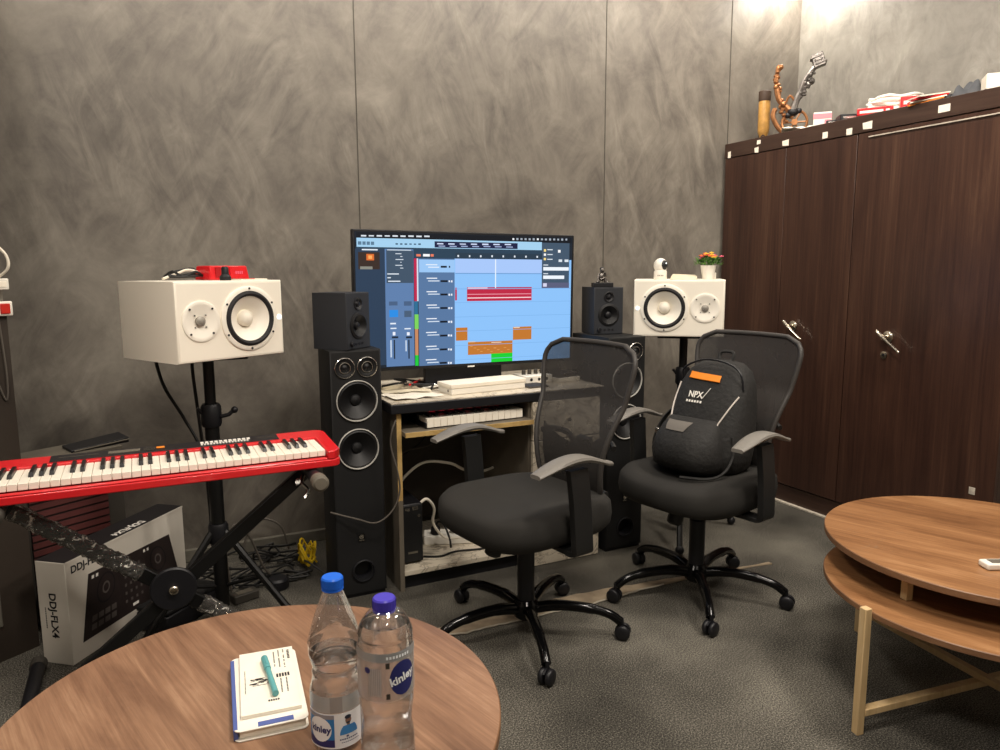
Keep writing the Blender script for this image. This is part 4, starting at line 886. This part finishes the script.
for k in range(14): m.box(-.27 + k * .007, -.265 + k * .007, .212, .2145, .058, .0599)
for k in range(9): m.box(.25 + k * .006, .2535 + k * .006, .212, .2145, .058, .0603)
m.out('panel_print', 'grey_t', pn, smooth=0)
pitch = .0229; x0 = -pitch * 18; src = None
for k in range(36):
    if src is None: src = MB().box(.0006, pitch - .0006, .018, .167, .03, .0475).out('white_key', 'key_w', t, bevel=.0012, loc=(x0, 0, 0))
    else: c = src.copy(); COL.objects.link(c); c.parent = t; c.location = (x0 + k * pitch, 0, 0)
src = None
for k in range(35):
    if k % 7 in (2, 6): continue
    x = x0 + (k + 1) * pitch
    if src is None:
        m = MB(); m.loft([[(-.0058, .072, .0475), (.0058, .072, .0475), (.0058, .167, .0475), (-.0058, .167, .0475)], [(-.0045, .079, .0585), (.0045, .079, .0585), (.0045, .167, .0585), (-.0045, .167, .0585)]])
        src = m.out('black_key', 'key_b', t, bevel=.001, loc=(x, 0, 0))
    else: c = src.copy(); COL.objects.link(c); c.parent = t; c.location = (x, 0, 0)

# folding cross stand
t = thing('keyboard_stand', 'black folding cross stand with a round pivot, partly wrapped in clear plastic', 'keyboard stand', (.034, 2.2, 0), 0)
def arm(p, q, y, name):
    a, b = Vector(p), Vector(q); d = (b - a).normalized(); n_ = Vector((-d.z, 0, d.x)) * .02
    m = MB(); m.loft([[tuple(e + n_ + Vector((0, y - .011, 0))), tuple(e + n_ + Vector((0, y + .011, 0))), tuple(e - n_ + Vector((0, y + .011, 0))), tuple(e - n_ + Vector((0, y - .011, 0)))] for e in (a, b)])
    return m.out(name, 'steel', t, bevel=.003)
arm((.375, 0, .655), (-.395, 0, .045), -.014, 'arm')
a2 = arm((-.385, 0, .655), (.395, 0, .045), .014, 'arm')
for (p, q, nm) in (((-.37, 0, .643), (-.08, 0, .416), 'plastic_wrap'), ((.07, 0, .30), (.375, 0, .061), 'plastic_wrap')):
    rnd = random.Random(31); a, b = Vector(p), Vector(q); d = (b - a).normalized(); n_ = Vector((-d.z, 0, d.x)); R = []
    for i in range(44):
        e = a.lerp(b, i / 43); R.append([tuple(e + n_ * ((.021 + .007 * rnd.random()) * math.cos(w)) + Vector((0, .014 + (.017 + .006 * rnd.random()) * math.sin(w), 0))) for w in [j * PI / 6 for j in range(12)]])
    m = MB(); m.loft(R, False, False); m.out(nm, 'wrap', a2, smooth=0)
MB().lathe([(.03, -.036), (.058, -.036), (.062, -.032), (.062, -.026), (.05, -.024), (.03, .03), (.03, .032)], (0, 0, .372), (0, 1, 0), 36).out('pivot_disc', 'black', t, bevel=0)
MB().lathe([(.0125, 0), (.0125, .008), (.009, .011), (.001, .0115)], (0, -.036, .372), (0, -1, 0), 20, False, True).out('pivot_bolt', 'chrome', t)
for x, y0, y1, z, r_, nm in ((.385, -.20, .13, .672, .0195, 'top_bar'), (-.385, -.13, .13, .672, .0195, 'top_bar'), (-.395, -.2, .40, .027, .02, 'foot_bar'), (.395, -.15, .2, .027, .02, 'foot_bar')):
    o = MB().cyl((x, y0, z), (x, y1, z), r_).out(nm, 'black', t)
    for y, s_ in ((y0, -1), (y1, 1)):
        MB().lathe([(r_ + .002, -.03), (r_ + .004, -.026), (r_ + .004, .006), (r_ - .003, .012), (.001, .0125)], (x, y, z), (0, s_, 0), 22, True, True).out('end_cap', 'grey_t' if nm == 'top_bar' and x > 0 else 'grey_b', o)
m = MB(); m.tube(smooth_path([(.375, -.03, .66), (.36, -.06, .64), (.375, -.08, .62), (.36, -.09, .60)], 4), .006, 6); m.tube([(.35, -.03, .63), (.35, -.06, .645)], .009, 8); m.out('locking_pin', 'silver', t)

# ------------------------------------------------------------------ controller carton
PHI = math.radians(51.2)
t = thing('controller_carton', 'white carton of a mixing controller with black top, standing below the keyboard', 'box', (-.276, 2.58, 0), PHI)
o = MB().box(.015, .598, 0, .112, 0, .345).out('carton', 'card', t, bevel=.002)
MB().box(.016, .597, .001, .111, .3452, .346).out('black_top', 'card_b', t, smooth=0)
m = MB(); m.box(.0155, .5975, -.0012, .0, .339, .346).out('top_edge', 'card', t, smooth=0)
m = MB(); m.mi = 0; m.quad((.061, -.0006, .055), (.56, -.0006, .055), (.509, -.0006, .262), (.106, -.0006, .272)); m.mi = 1
def dk(u, v): a = Vector((.061, 0, .055)).lerp(Vector((.56, 0, .055)), u); b = Vector((.106, 0, .272)).lerp(Vector((.509, 0, .262)), u); return a.lerp(b, v)
def dq(u0, v0, u1, v1, mi, y=-.001):
    m.mi = mi; m.quad(*[(p.x, y, p.z) for p in (dk(u0, v0), dk(u1, v0), dk(u1, v1), dk(u0, v1))])
for cx in (.2, .8):
    for r_, mi, y in ((.125, 2, -.0009), (.11, 0, -.001), (.05, 1, -.0011), (.034, 0, -.0012)):
        m.mi = mi; m.f([m.v((dk(cx + r_ * .78 * math.cos(a), .66 + r_ * 1.9 * math.sin(a)).x, y, dk(cx + r_ * .78 * math.cos(a), .66 + r_ * 1.9 * math.sin(a)).z)) for a in [i * PI / 16 for i in range(32)]])
    for i in range(4):
        for j in range(2): dq(cx - .13 + i * .062, .1 + j * .13, cx - .13 + i * .062 + .048, .19 + j * .13, 1)
    for i in range(2): dq(cx - .16 + i * .045, .9, cx - .135 + i * .045, .95, 3)
for i in range(4):
    for j in range(5): dq(.4 + i * .055, .2 + j * .14, .42 + i * .055, .25 + j * .14, 1)
dq(.47, .08, .53, .13, 3)
m.out('front_picture', ['deck', 'deck_l', 'card_b', 'print_w'], t, smooth=0, normals=False)
m = MB(); m.text('DDJ-FLX4', .034, lambda x, y: (.036 + x, -.0008, .312 + y), 'LEFT', True); m.out('front_lettering', 'print_k', t, smooth=0, normals=False)
m = MB(); m.text('DDJ-FLX4', .036, lambda x, y: (.0144, .058 - y, .165 - x), 'CENTER', True)
for k in range(12): m.quad(*[(.0144, .085 + dy, .19 - k * .006 - dz) for dy, dz in ((0, 0), (.004, 0), (.004, .004), (0, .004))])
m.out('side_lettering', 'print_k', t, smooth=0, normals=False)
m = MB(); m.text('DDJ-FLX4', .036, lambda x, y: (.335 - x, .028 - y, .3465), 'CENTER', True); m.text('8', .04, lambda x, y: (.135 - x, .04 - y, .3465), 'CENTER', True); m.out('top_lettering', 'print_w', t, smooth=0, normals=False)

# slatted box in the corner
A = math.radians(30.6)
t = thing('slatted_cabinet', 'dusty grey cabinet with maroon slatted front in the left corner', 'cabinet', (-.095, 3.07, 0), A)
MB().box(-.345, 0, .006, .19, .03, .585).out('body', 'grey_b', t, bevel=.004)
MB().box(-.35, .005, .0, .195, .5855, .605).out('top', 'grey_t', t, bevel=.003)
m = MB(); m.box(-.338, -.066, .001, .006, .05, .55); o = m.out('grille_back', 'slat_d', t, smooth=0)
m = MB()
for k in range(18):
    z = .058 + k * .0272; m.loft([[(-.337, -.004, z), (-.337, .004, z + .003), (-.337, .004, z + .02), (-.337, -.002, z + .018)], [(-.067, -.004, z), (-.067, .004, z + .003), (-.067, .004, z + .02), (-.067, -.002, z + .018)]])
m.out('slats', 'maroon', t, smooth=0)
for x in (-.32, -.03): MB().box(x, x + .02, .02, .18, 0, .03).out('foot', 'black', t)
t = thing('flat_case', 'flat black folder lying on the dusty cabinet behind the keyboard', 'folder', (-.19, 3.11, .6055), A - .1)
m = MB(); m.loft([[(-.1, -.06, 0), (.11, -.05, 0), (.12, .06, 0), (-.09, .05, 0)], [(-.1, -.06, .008), (.11, -.05, .02), (.12, .06, .024), (-.09, .05, .01)]]); m.out('cover', 'black', t, bevel=.002)
m = MB(); m.tube([(-.09, -.0605, .004), (.11, -.0505, .012)], .003, 6); m.out('zip', 'grey_t', t)

# wall boxes at the left edge
wz = math.atan2(.573, .82)
def wb(tt, z): x, y = wl(tt - .033, .0145); return (x, y, z)
t = thing('socket_box', 'white socket box on the left wall above the red switch', 'socket', wb(.047, 1.2), wz)
MB().box(-.022, .02, -.028, 0, 0, .035).out('box', 'white_p', t, bevel=.003); MB().box(-.014, .012, -.0295, -.0278, .008, .026).out('face', 'paper', t, bevel=.001)
t = thing('wall_switch', 'white framed red rocker switch on the left wall', 'switch', wb(.040, 1.118), wz)
MB().box(-.026, .022, -.02, 0, 0, .046).out('frame', 'white_p', t, bevel=.004); MB().box(-.017, .012, -.0245, -.0195, .007, .039).out('rocker', 'red_sw', t, bevel=.002)
p = wb(.042, 1.235); cable('white cable looping up from the socket box on the left wall', [(p[0] - .004, p[1] - .012, p[2] - .0), (p[0] + .03, p[1] - .03, p[2] + .03), (p[0] + .03, p[1] - .03, p[2] + .07), (p[0] + .0, p[1] - .03, p[2] + .12), (p[0] - .015, p[1] - .03, p[2] + .22)], .0045, 'cable_w')
p = wb(.03, 1.13); cable('thin grey cable hanging down the dark panel under the red switch', [(p[0] - .02, p[1] - .02, p[2]), (p[0] - .012, p[1] - .02, p[2] - .2), (p[0] - .02, p[1] - .02, p[2] - .28), (p[0] - .04, p[1] - .035, p[2] - .2)], .003, 'cable_g')

# ------------------------------------------------------------------ cables and bits on the floor at the back
cable('black cable hanging from the left white monitor, slanting to the stand', [(.035, 2.80, .975), (.06, 2.86, .85), (.12, 2.9, .72), (.17, 2.88, .6), (.20, 2.86, .4), (.21, 2.93, .1), (.25, 3.0, .006)], .006, 'cable')
cable('black cable dropping beside the stand pole under the left white monitor', [(.155, 2.78, .975), (.155, 2.80, .9), (.165, 2.81, .75), (.18, 2.8, .5), (.19, 2.86, .2), (.2, 2.95, .006)], .006, 'cable')
rnd = random.Random(77)
for i in range(9):
    x = .2 + .05 * i + rnd.uniform(-.03, .03); pts = [(x, 3.02 + rnd.uniform(-.12, .2), .008 + .012 * rnd.random())]
    for j in range(7):
        q = pts[-1]; pts.append((min(.56, max(.12, q[0] + rnd.uniform(-.16, .17))), min(3.27, max(2.93, q[1] + rnd.uniform(-.12, .12))), .007 + .05 * rnd.random() ** 2))
    cable('black cable in the tangle on the floor behind the speaker stand', pts, .0045, 'cable', group='tangled black cables on the floor')
cable('long black cable arching off the floor against the back wall', [(.33, 3.24, .02), (.36, 3.26, .12), (.42, 3.27, .17), (.5, 3.26, .13), (.53, 3.25, .02)], .0045, 'cable_g')
cable('black cable curving up by the foot of the speaker stand', [(.25, 2.9, .01), (.235, 2.86, .2), (.27, 2.86, .3), (.33, 2.9, .22), (.38, 2.92, .08), (.44, 2.95, .01)], .0045, 'cable_g')
m = MB(); rnd = random.Random(15); pts = [(.575 + .035 * math.cos(i * .9) * (.6 + .5 * rnd.random()), 3.06 + .04 * math.sin(i * .9), .012 + .10 * rnd.random()) for i in range(46)]
m.tube(smooth_path(pts, 3), .0042, 6); tag(m.out('cable_bundle', 'yellow'), 'bright yellow cable bundled on the floor beside the left tower speaker', 'cable')
t = thing('power_adapter', 'black round power adapter on the floor right of the stand', 'adapter', (.425, 2.90, 0), .5)
MB().lathe([(.038, 0), (.042, .006), (.042, .036), (.034, .044)], seg=24).out('body', 'black', t); MB().tube(smooth_path([(.04, 0, .02), (.07, .02, .02), (.09, .06, .008)], 5), .004, 6).out('cord', 'cable', t)
t = thing('equipment_case', 'low black equipment case on the floor behind the cross stand', 'case', (.06, 2.80, 0), math.radians(44))
MB().box(-.13, .13, -.07, .07, .004, .07).out('lower_shell', 'black', t, bevel=.006); MB().box(-.13, .13, -.07, .07, .072, .09).out('lid', 'black_m', t, bevel=.006); MB().box(-.02, .02, -.076, -.069, .055, .085).out('latch', 'grey_b', t, bevel=.002)
t = thing('grey_brick', 'grey power brick on the floor at the foot of the speaker stand', 'adapter', (.29, 2.845, 0), math.radians(20))
MB().box(-.05, .05, -.025, .025, .001, .035).out('brick', 'grey_b', t, bevel=.005); MB().box(-.03, .03, -.015, .015, .0351, .0356).out('rating_plate', 'grey_t', t)

# torn strip on the carpet
m = MB(); rnd = random.Random(6); L_ = [(.855, 2.27, .030), (.95, 2.262, .042), (1.05, 2.268, .045), (1.15, 2.255, .040), (1.25, 2.262, .042), (1.34, 2.268, .05), (1.46, 2.262, .05), (1.58, 2.262, .042), (1.7, 2.258, .03), (1.85, 2.25, .02), (2.05, 2.235, .012), (2.36, 2.2, .006)]
R = []
for i in range(len(L_) * 4 - 3):
    a = L_[i // 4]; b = L_[min(i // 4 + 1, len(L_) - 1)]; q = (i % 4) / 4; x, y, w_ = [a[k] + (b[k] - a[k]) * q for k in range(3)]; j = rnd.uniform(-.004, .004)
    R.append([(x, y - w_ + j, .001), (x, y - w_ + j, .003), (x, y - w_ * .75 + j, .007), (x, y + w_ * .3, .004), (x, y + w_ * .8 - j, .006), (x, y + w_ - j, .003), (x, y + w_ - j, .001)])
m.loft(R); rings = R
o = m.out('floor_strip', 'strip', smooth=40); tag(o, 'long torn brown vinyl strip lying on the carpet under both chairs', 'strip')
m = MB(); m.tube([(r[1][0], r[1][1], .005) for r in rings[:36]], .003, 5); m.out('pale_edge', 'strip_l', o)

# ------------------------------------------------------------------ round tables
def disc(c, R, z, th, top, name, parent, inv):
    m = MB().at(inv); m.lathe([(R - .002, z - th), (R, z - th + .002), (R, z - .0012)], (c[0], c[1], 0), seg=96, cap1=False)
    o = m.out(name + '_edge', 'edge', parent, smooth=40)
    return o
def round_top(cx, cy, R, z, th, mat, name, parent):
    m = MB(); m.mi = 1; m.lathe([(R - .002, z - th), (R, z - th + .002), (R, z - .002), (R - .002, z)], (cx, cy, 0), seg=128); 
    for f in m.bm.faces:
        if abs(f.calc_center_median().z - z) < 1e-5: f.material_index = 0
    return m.out(name, [mat, 'edge'], parent, smooth=30)
def leg(x, y, z0, z1, w_, parent, name='leg', a=0):
    return MB().at((x, y, 0), a).box(-w_ / 2, w_ / 2, -w_ / 2, w_ / 2, z0, z1).out(name, 'oak', parent, bevel=.002)
t = thing('coffee_table', 'round walnut coffee table in the foreground carrying bottles and notebook', 'table', (.138, 1.273, 0), 0)
round_top(0, 0, .433, .48, .022, 'walnut', 'tabletop', t)
for k in range(4):
    a = math.radians(40 + 90 * k); leg(.36 * math.cos(a), .36 * math.sin(a), 0, .4578, .026, t, 'leg', a)
for k in range(2):
    a = math.radians(40 + 90 * k); MB().at((0, 0, .052 + .0205 * k), a).box(-.346, .346, -.012, .012, 0, .02).out('stretcher', 'oak', t, bevel=.002)
t = thing('tiered_table', 'two tier round walnut table on pale oak legs in front of the wardrobe', 'table', (2.125, 1.182, 0), 0)
round_top(.094, .068, .444, .45, .02, 'walnut2', 'upper_tabletop', t)
round_top(0, 0, .432, .352, .018, 'walnut2', 'lower_tabletop', t)
for k in range(4):
    a = math.radians(172.9 + 90 * k); leg(.445 * math.cos(a), .445 * math.sin(a), 0, .362 if k == 0 else .357, .0225, t, 'leg', a)
    b = math.radians(169 + 90 * k); leg(.285 * math.cos(b), .285 * math.sin(b), .3525, .4295, .022, t, 'post', b)
for k in range(2):
    a = math.radians(172.9 + 90 * k); MB().at((0, 0, .052 + .0205 * k), a).box(-.433, .433, -.012, .012, 0, .02).out('stretcher', 'oak', t, bevel=.002)
t = thing('remote_control', 'white remote control on the two tier round table', 'remote', (2.075, 1.105, .4505), math.radians(-24))
MB().box(-.075, .075, -.021, .021, 0, .018).out('body', 'white_p', t, bevel=.005, seg=3); MB().box(-.058, -.012, -.013, .013, .0181, .0188).out('display', 'grey_t', t)
m = MB()
for i in range(4):
    for j in range(2): m.box(0 + i * .016, .01 + i * .016, -.012 + j * .014, -.002 + j * .014, .018, .0195)
m.out('button', 'grey_t', t)

# ------------------------------------------------------------------ notebook, leaflet, pen
ZT1 = .4805
t = thing('notebook', 'white notebook with blue spine lying on the foreground table', 'notebook', (.165, 1.322, ZT1), math.radians(-5))
MB().prism(rrect(.122, .25, .012, 4), 0, .0025).out('back_cover', 'white_p', t, bevel=.0008)
MB().box(-.052, .056, -.119, .12, .0026, .017).out('pages', 'paper', t, bevel=.0008)
MB().prism(rrect(.122, .25, .012, 4), .0171, .0195).out('front_cover', 'white_p', t, bevel=.0008)
m = MB(); m.box(-.0618, -.054, -.118, .118, .0, .0197); m.mi = 0; m.out('spine', 'book_b', t, bevel=.001)
m = MB(); m.box(-.022, .036, -.1213, -.108, .0196, .0202); m.out('blue_tab', 'book_b', t, smooth=0)
t = thing('leaflet', 'cream instruction leaflet with printed drawing on top of the notebook', 'leaflet', (.170, 1.336, ZT1 + .0205), math.radians(-6))
MB().box(-.05, .05, -.108, .108, 0, .006).out('sheets', 'paper', t, smooth=0)
m = MB(); rnd = random.Random(2)
def bar(x0, x1, y0, y1): m.quad((x0, y0, .0063), (x1, y0, .0063), (x1, y1, .0063), (x0, y1, .0063))
for c in range(3):
    for k in range(16):
        if rnd.random() < .8: bar(.012 + c * .009, .0145 + c * .009, .03 + k * .0045, .033 + k * .0045)
for c in range(2):
    for k in range(10): bar(.02 + c * .01, .0225 + c * .01, -.055 + k * .005, -.0515 + k * .005)
for k in range(18): bar(-.042, -.0405, -.04 + k * .0045, -.037 + k * .0045)
for k in range(5): bar(.014 + k * .005, .0175 + k * .005, -.002, .011)
for k in range(26): x = rnd.uniform(-.034, .0); y = -.012 + rnd.uniform(-.008, .018); bar(x, x + rnd.uniform(.003, .014), y, y + .0016)
m.tube([(-.032, .004, .0064), (.0, -.004, .0064)], .0009, 4); m.tube([(-.034, -.012, .0064), (-.006, -.008, .0064)], .0009, 4)
for k in range(6): bar(.038, .0425, .062 + k * .006, .0662 + k * .006)
for k in range(5): bar(-.004 + k * .004, -.001 + k * .004, -.078, -.072)
m.out('print', 'print_k', t, smooth=0, normals=False)
t = thing('ball_pen', 'teal capped pen lying across the leaflet on the foreground table', 'pen', (.172, 1.338, ZT1 + .0275), math.radians(90))
MB().cyl((-.07, 0, .0062), (.02, 0, .0062), .0058, .005, 16).out('barrel', 'teal', t); MB().lathe([(.006, 0), (.0065, .002), (.0065, .044), (.004, .047)], (.018, 0, .0066), (1, 0, 0), 16).out('cap', 'teal', t)
MB().box(.025, .06, -.0012, .0012, .0125, .0145).out('clip', 'teal', t, bevel=.0005)

# ------------------------------------------------------------------ water bottles
def prof_r(prof, z):
    for a, b in zip(prof, prof[1:]):
        if a[1] <= z <= b[1]: q = (z - a[1]) / max(1e-9, b[1] - a[1]); return a[0] + (b[0] - a[0]) * q
    return prof[-1][0]
def smoothprof(p):
    q = smooth_path([(r, z, 0) for r, z in p], 4); return [(max(.001, v.x), v.y) for v in q]
def bottle(label, loc, rz, prof, level, capmat, capz):
    t = thing('water_bottle', label, 'bottle', loc, rz)
    sp = smoothprof(prof)
    MB().lathe(sp, seg=48, cap1=False).out('plastic_body', 'pet', t, smooth=60)
    wp = [(max(.001, r - .0012), max(z, .002)) for r, z in sp if z < level] + [(prof_r(sp, level) - .0012, level)]
    MB().lathe(wp, seg=48).out('water', 'water', t, smooth=45)
    m = MB(); r = .0168; m.lathe([(r, capz), (r + .0008, capz + .001), (r + .0008, capz + .0155), (r - .001, capz + .018), (.001, capz + .0183)], seg=30, cap1=True)
    for k in range(30):
        a = k * PI / 15; m.box(0, 0, 0, 0, 0, 0) if False else m.tube([((r + .0008) * math.cos(a), (r + .0008) * math.sin(a), capz + .0015), ((r + .0008) * math.cos(a), (r + .0008) * math.sin(a), capz + .0145)], .0006, 4)
    m.out('cap', capmat, t)
    MB().lathe([(r - .001, capz - .004), (r + .0008, capz - .0035), (r + .0008, capz - .001), (r - .001, capz - .0005)], seg=30).out('cap_ring', capmat, t)
    return t, sp
P1 = [(.001, .004), (.03, .001), (.039, .008), (.042, .02), (.042, .055), (.0425, .095), (.0405, .105), (.038, .118), (.0385, .128), (.036, .134), (.0385, .14), (.0415, .152), (.043, .162), (.0425, .172), (.0435, .176), (.0415, .186), (.034, .212), (.024, .24), (.0175, .258), (.0155, .264), (.0155, .278)]
t, sp = bottle('curvy water bottle with blue cap on the foreground table', (.252, 1.142, ZT1), math.radians(-12), P1, .158, 'cap_b', .268)
def cp(r): return lambda x, y: (r * math.sin(x / r), -r * math.cos(x / r), y)
def patch(m, mi, r, x0, x1, z0, z1, n=10):
    m.mi = mi; f_ = cp(r); m.grid(lambda u, v: f_(x0 + (x1 - x0) * u, z0 + (z1 - z0) * v), n, 1)
def blob(m, mi, r, cx, cz, rx, rz_, n=24):
    m.mi = mi; f_ = cp(r); RR = [[m.v(f_(cx + q * rx * math.cos(2 * PI * i / n), cz + q * rz_ * math.sin(2 * PI * i / n))) for i in range(n)] for q in (.25, .5, .75, 1)]; m.f(RR[0])
    for A_, B_ in zip(RR, RR[1:]):
        for i in range(n): m.f([A_[i], A_[(i + 1) % n], B_[(i + 1) % n], B_[i]])
m = MB(); r = .0437
patch(m, 0, r, -.062, .065, .072, .1, 24)
patch(m, 1, r + .0002, -.012, .008, .072, .1, 4)
patch(m, 2, r, -.062, .065, .01, .071, 24)
patch(m, 3, r + .0003, -.06, -.006, .013, .069, 10); patch(m, 4, r + .0004, -.06, -.006, .013, .026, 10); patch(m, 8, r + .0004, -.06, -.006, .062, .069, 10)
blob(m, 2, r + .0005, -.032, .043, .0215, .0215)
patch(m, 8, r + .0002, .044, .06, .012, .07, 4)
m.mi = 5; blob(m, 5, r + .0005, .017, .0575, .0052, .0068); blob(m, 6, r + .0006, .0165, .0628, .0056, .0035); patch(m, 5, r + .00045, .0145, .0195, .047, .052, 2); blob(m, 6, r + .0006, .0165, .0528, .0036, .0017)
m.mi = 7; f_ = cp(r + .0005); m.grid(lambda u, v: f_(.018 + (2 * u - 1) * (.0155 - .006 * v ** 2.2), .033 + .0155 * v), 8, 6)
m.mi = 4; ff = cp(r + .0008); m.text('kinley', .0165, lambda x, y: ff(-.031 + x, .043 + y), 'CENTER', True)
for k in range(9): patch(m, 4, r + .0005, .002 + k * .0036, .0045 + k * .0036, .024, .0262, 1)
for k in range(10): patch(m, 4, r + .0005, .005 + k * .0032, .0072 + k * .0032, .019, .0203, 1)
patch(m, 4, r + .0005, .013, .017, .028, .031, 1)
m.out('label', ['lab_lb', 'lab_c', 'lab_w', 'lab_b', 'lab_n', 'skin', 'hair', 'shirt', 'lab_lb'], t, smooth=60, normals=False)

P2 = [(.001, .004), (.03, .001), (.04, .008), (.0425, .02), (.0415, .06), (.0385, .085), (.0405, .105), (.0425, .125), (.0425, .135), (.043, .14), (.043, .215), (.042, .224), (.0425, .23), (.038, .244), (.028, .2585), (.0178, .2655), (.0156, .268), (.0156, .28)]
t, sp = bottle('straight water bottle with violet cap on the foreground table', (.306, 1.035, ZT1), math.radians(-16), P2, .246, 'cap_v', .266)
m = MB(); r = .0437
patch(m, 0, r, -.066, .066, .137, .214, 24); patch(m, 1, r + .0002, -.066, .066, .2, .214, 24); patch(m, 1, r + .0002, -.015, .05, .2, .214, 8)
blob(m, 2, r + .0004, .027, .171, .0225, .0275)
ff = cp(r + .0008); c_, s_ = math.cos(.22), math.sin(.22); m.mi = 3; m.text('kinley', .0185, lambda x, y: ff(.026 + x * c_ - y * s_, .171 + x * s_ + y * c_), 'CENTER', True)
for z in (.19, .141): patch(m, 4, r + .0004, -.001, .005, z, z + .009, 1)
for k in range(7): patch(m, 1, r + .0004, -.028 + k * .003, -.0262 + k * .003, .146, .19, 1)
for k in range(8): patch(m, 3, r + .0005, .0 + k * .005, .0032 + k * .005, .2045, .209, 1)
blob(m, 2, r + .0005, -.0305, .186, .005, .005)
m.out('label', ['lab_c', 'lab_lb', 'lab_n', 'lab_w', 'grey_b'], t, smooth=60, normals=False)

# ------------------------------------------------------------------ light
def area(name, loc, size, energy, color=(1, .91, .80), rot=(0, 0, 0), spread=None):
    l = bpy.data.lights.new(name, 'AREA'); l.shape = 'DISK'; l.size = size; l.energy = energy; l.color = color
    if spread: l.spread = spread
    o = bpy.data.objects.new(name, l); COL.objects.link(o); o.location = loc; o.rotation_euler = rot; return o
def point(name, loc, r, energy, color=(1, .91, .80)):
    l = bpy.data.lights.new(name, 'POINT'); l.shadow_soft_size = r; l.energy = energy; l.color = color
    o = bpy.data.objects.new(name, l); COL.objects.link(o); o.location = loc; return o
point('corner_lamp', (3.44, 3.18, 2.86), .06, 17, (1, .93, .83))
area('ceiling_lamp', (.9, .9, 2.88), .5, 46)
area('ceiling_lamp', (2.4, .9, 2.88), .5, 38)
def strip(x, y, sx_, e, rot):
    o = area('added_wall_wash', (x, y, 2.87), sx_, e, rot=rot); o.data.shape = 'RECTANGLE'; o.data.size_y = .12; return o
strip(1.1, 2.72, 3.8, 56, (math.radians(48), 0, 0))  # unseen wash light, added to brighten the upper back wall
o = strip(2.45, 1.7, .12, 44, (0, math.radians(-52), 0)); o.data.size_y = 2.6  # unseen wash light, added to lift the right wall and upper wardrobe front
area('ceiling_lamp', (.3, -.8, 2.88), .5, 34)
area('ceiling_lamp', (-.6, 1.35, 2.88), .4, 26)
w = bpy.data.worlds.new('world'); SC.world = w; w.use_nodes = True
w.node_tree.nodes['Background'].inputs[0].default_value = (.5, .46, .4, 1); w.node_tree.nodes['Background'].inputs[1].default_value = .05
SC.view_settings.view_transform = 'Standard'
SC.view_settings.exposure = 0
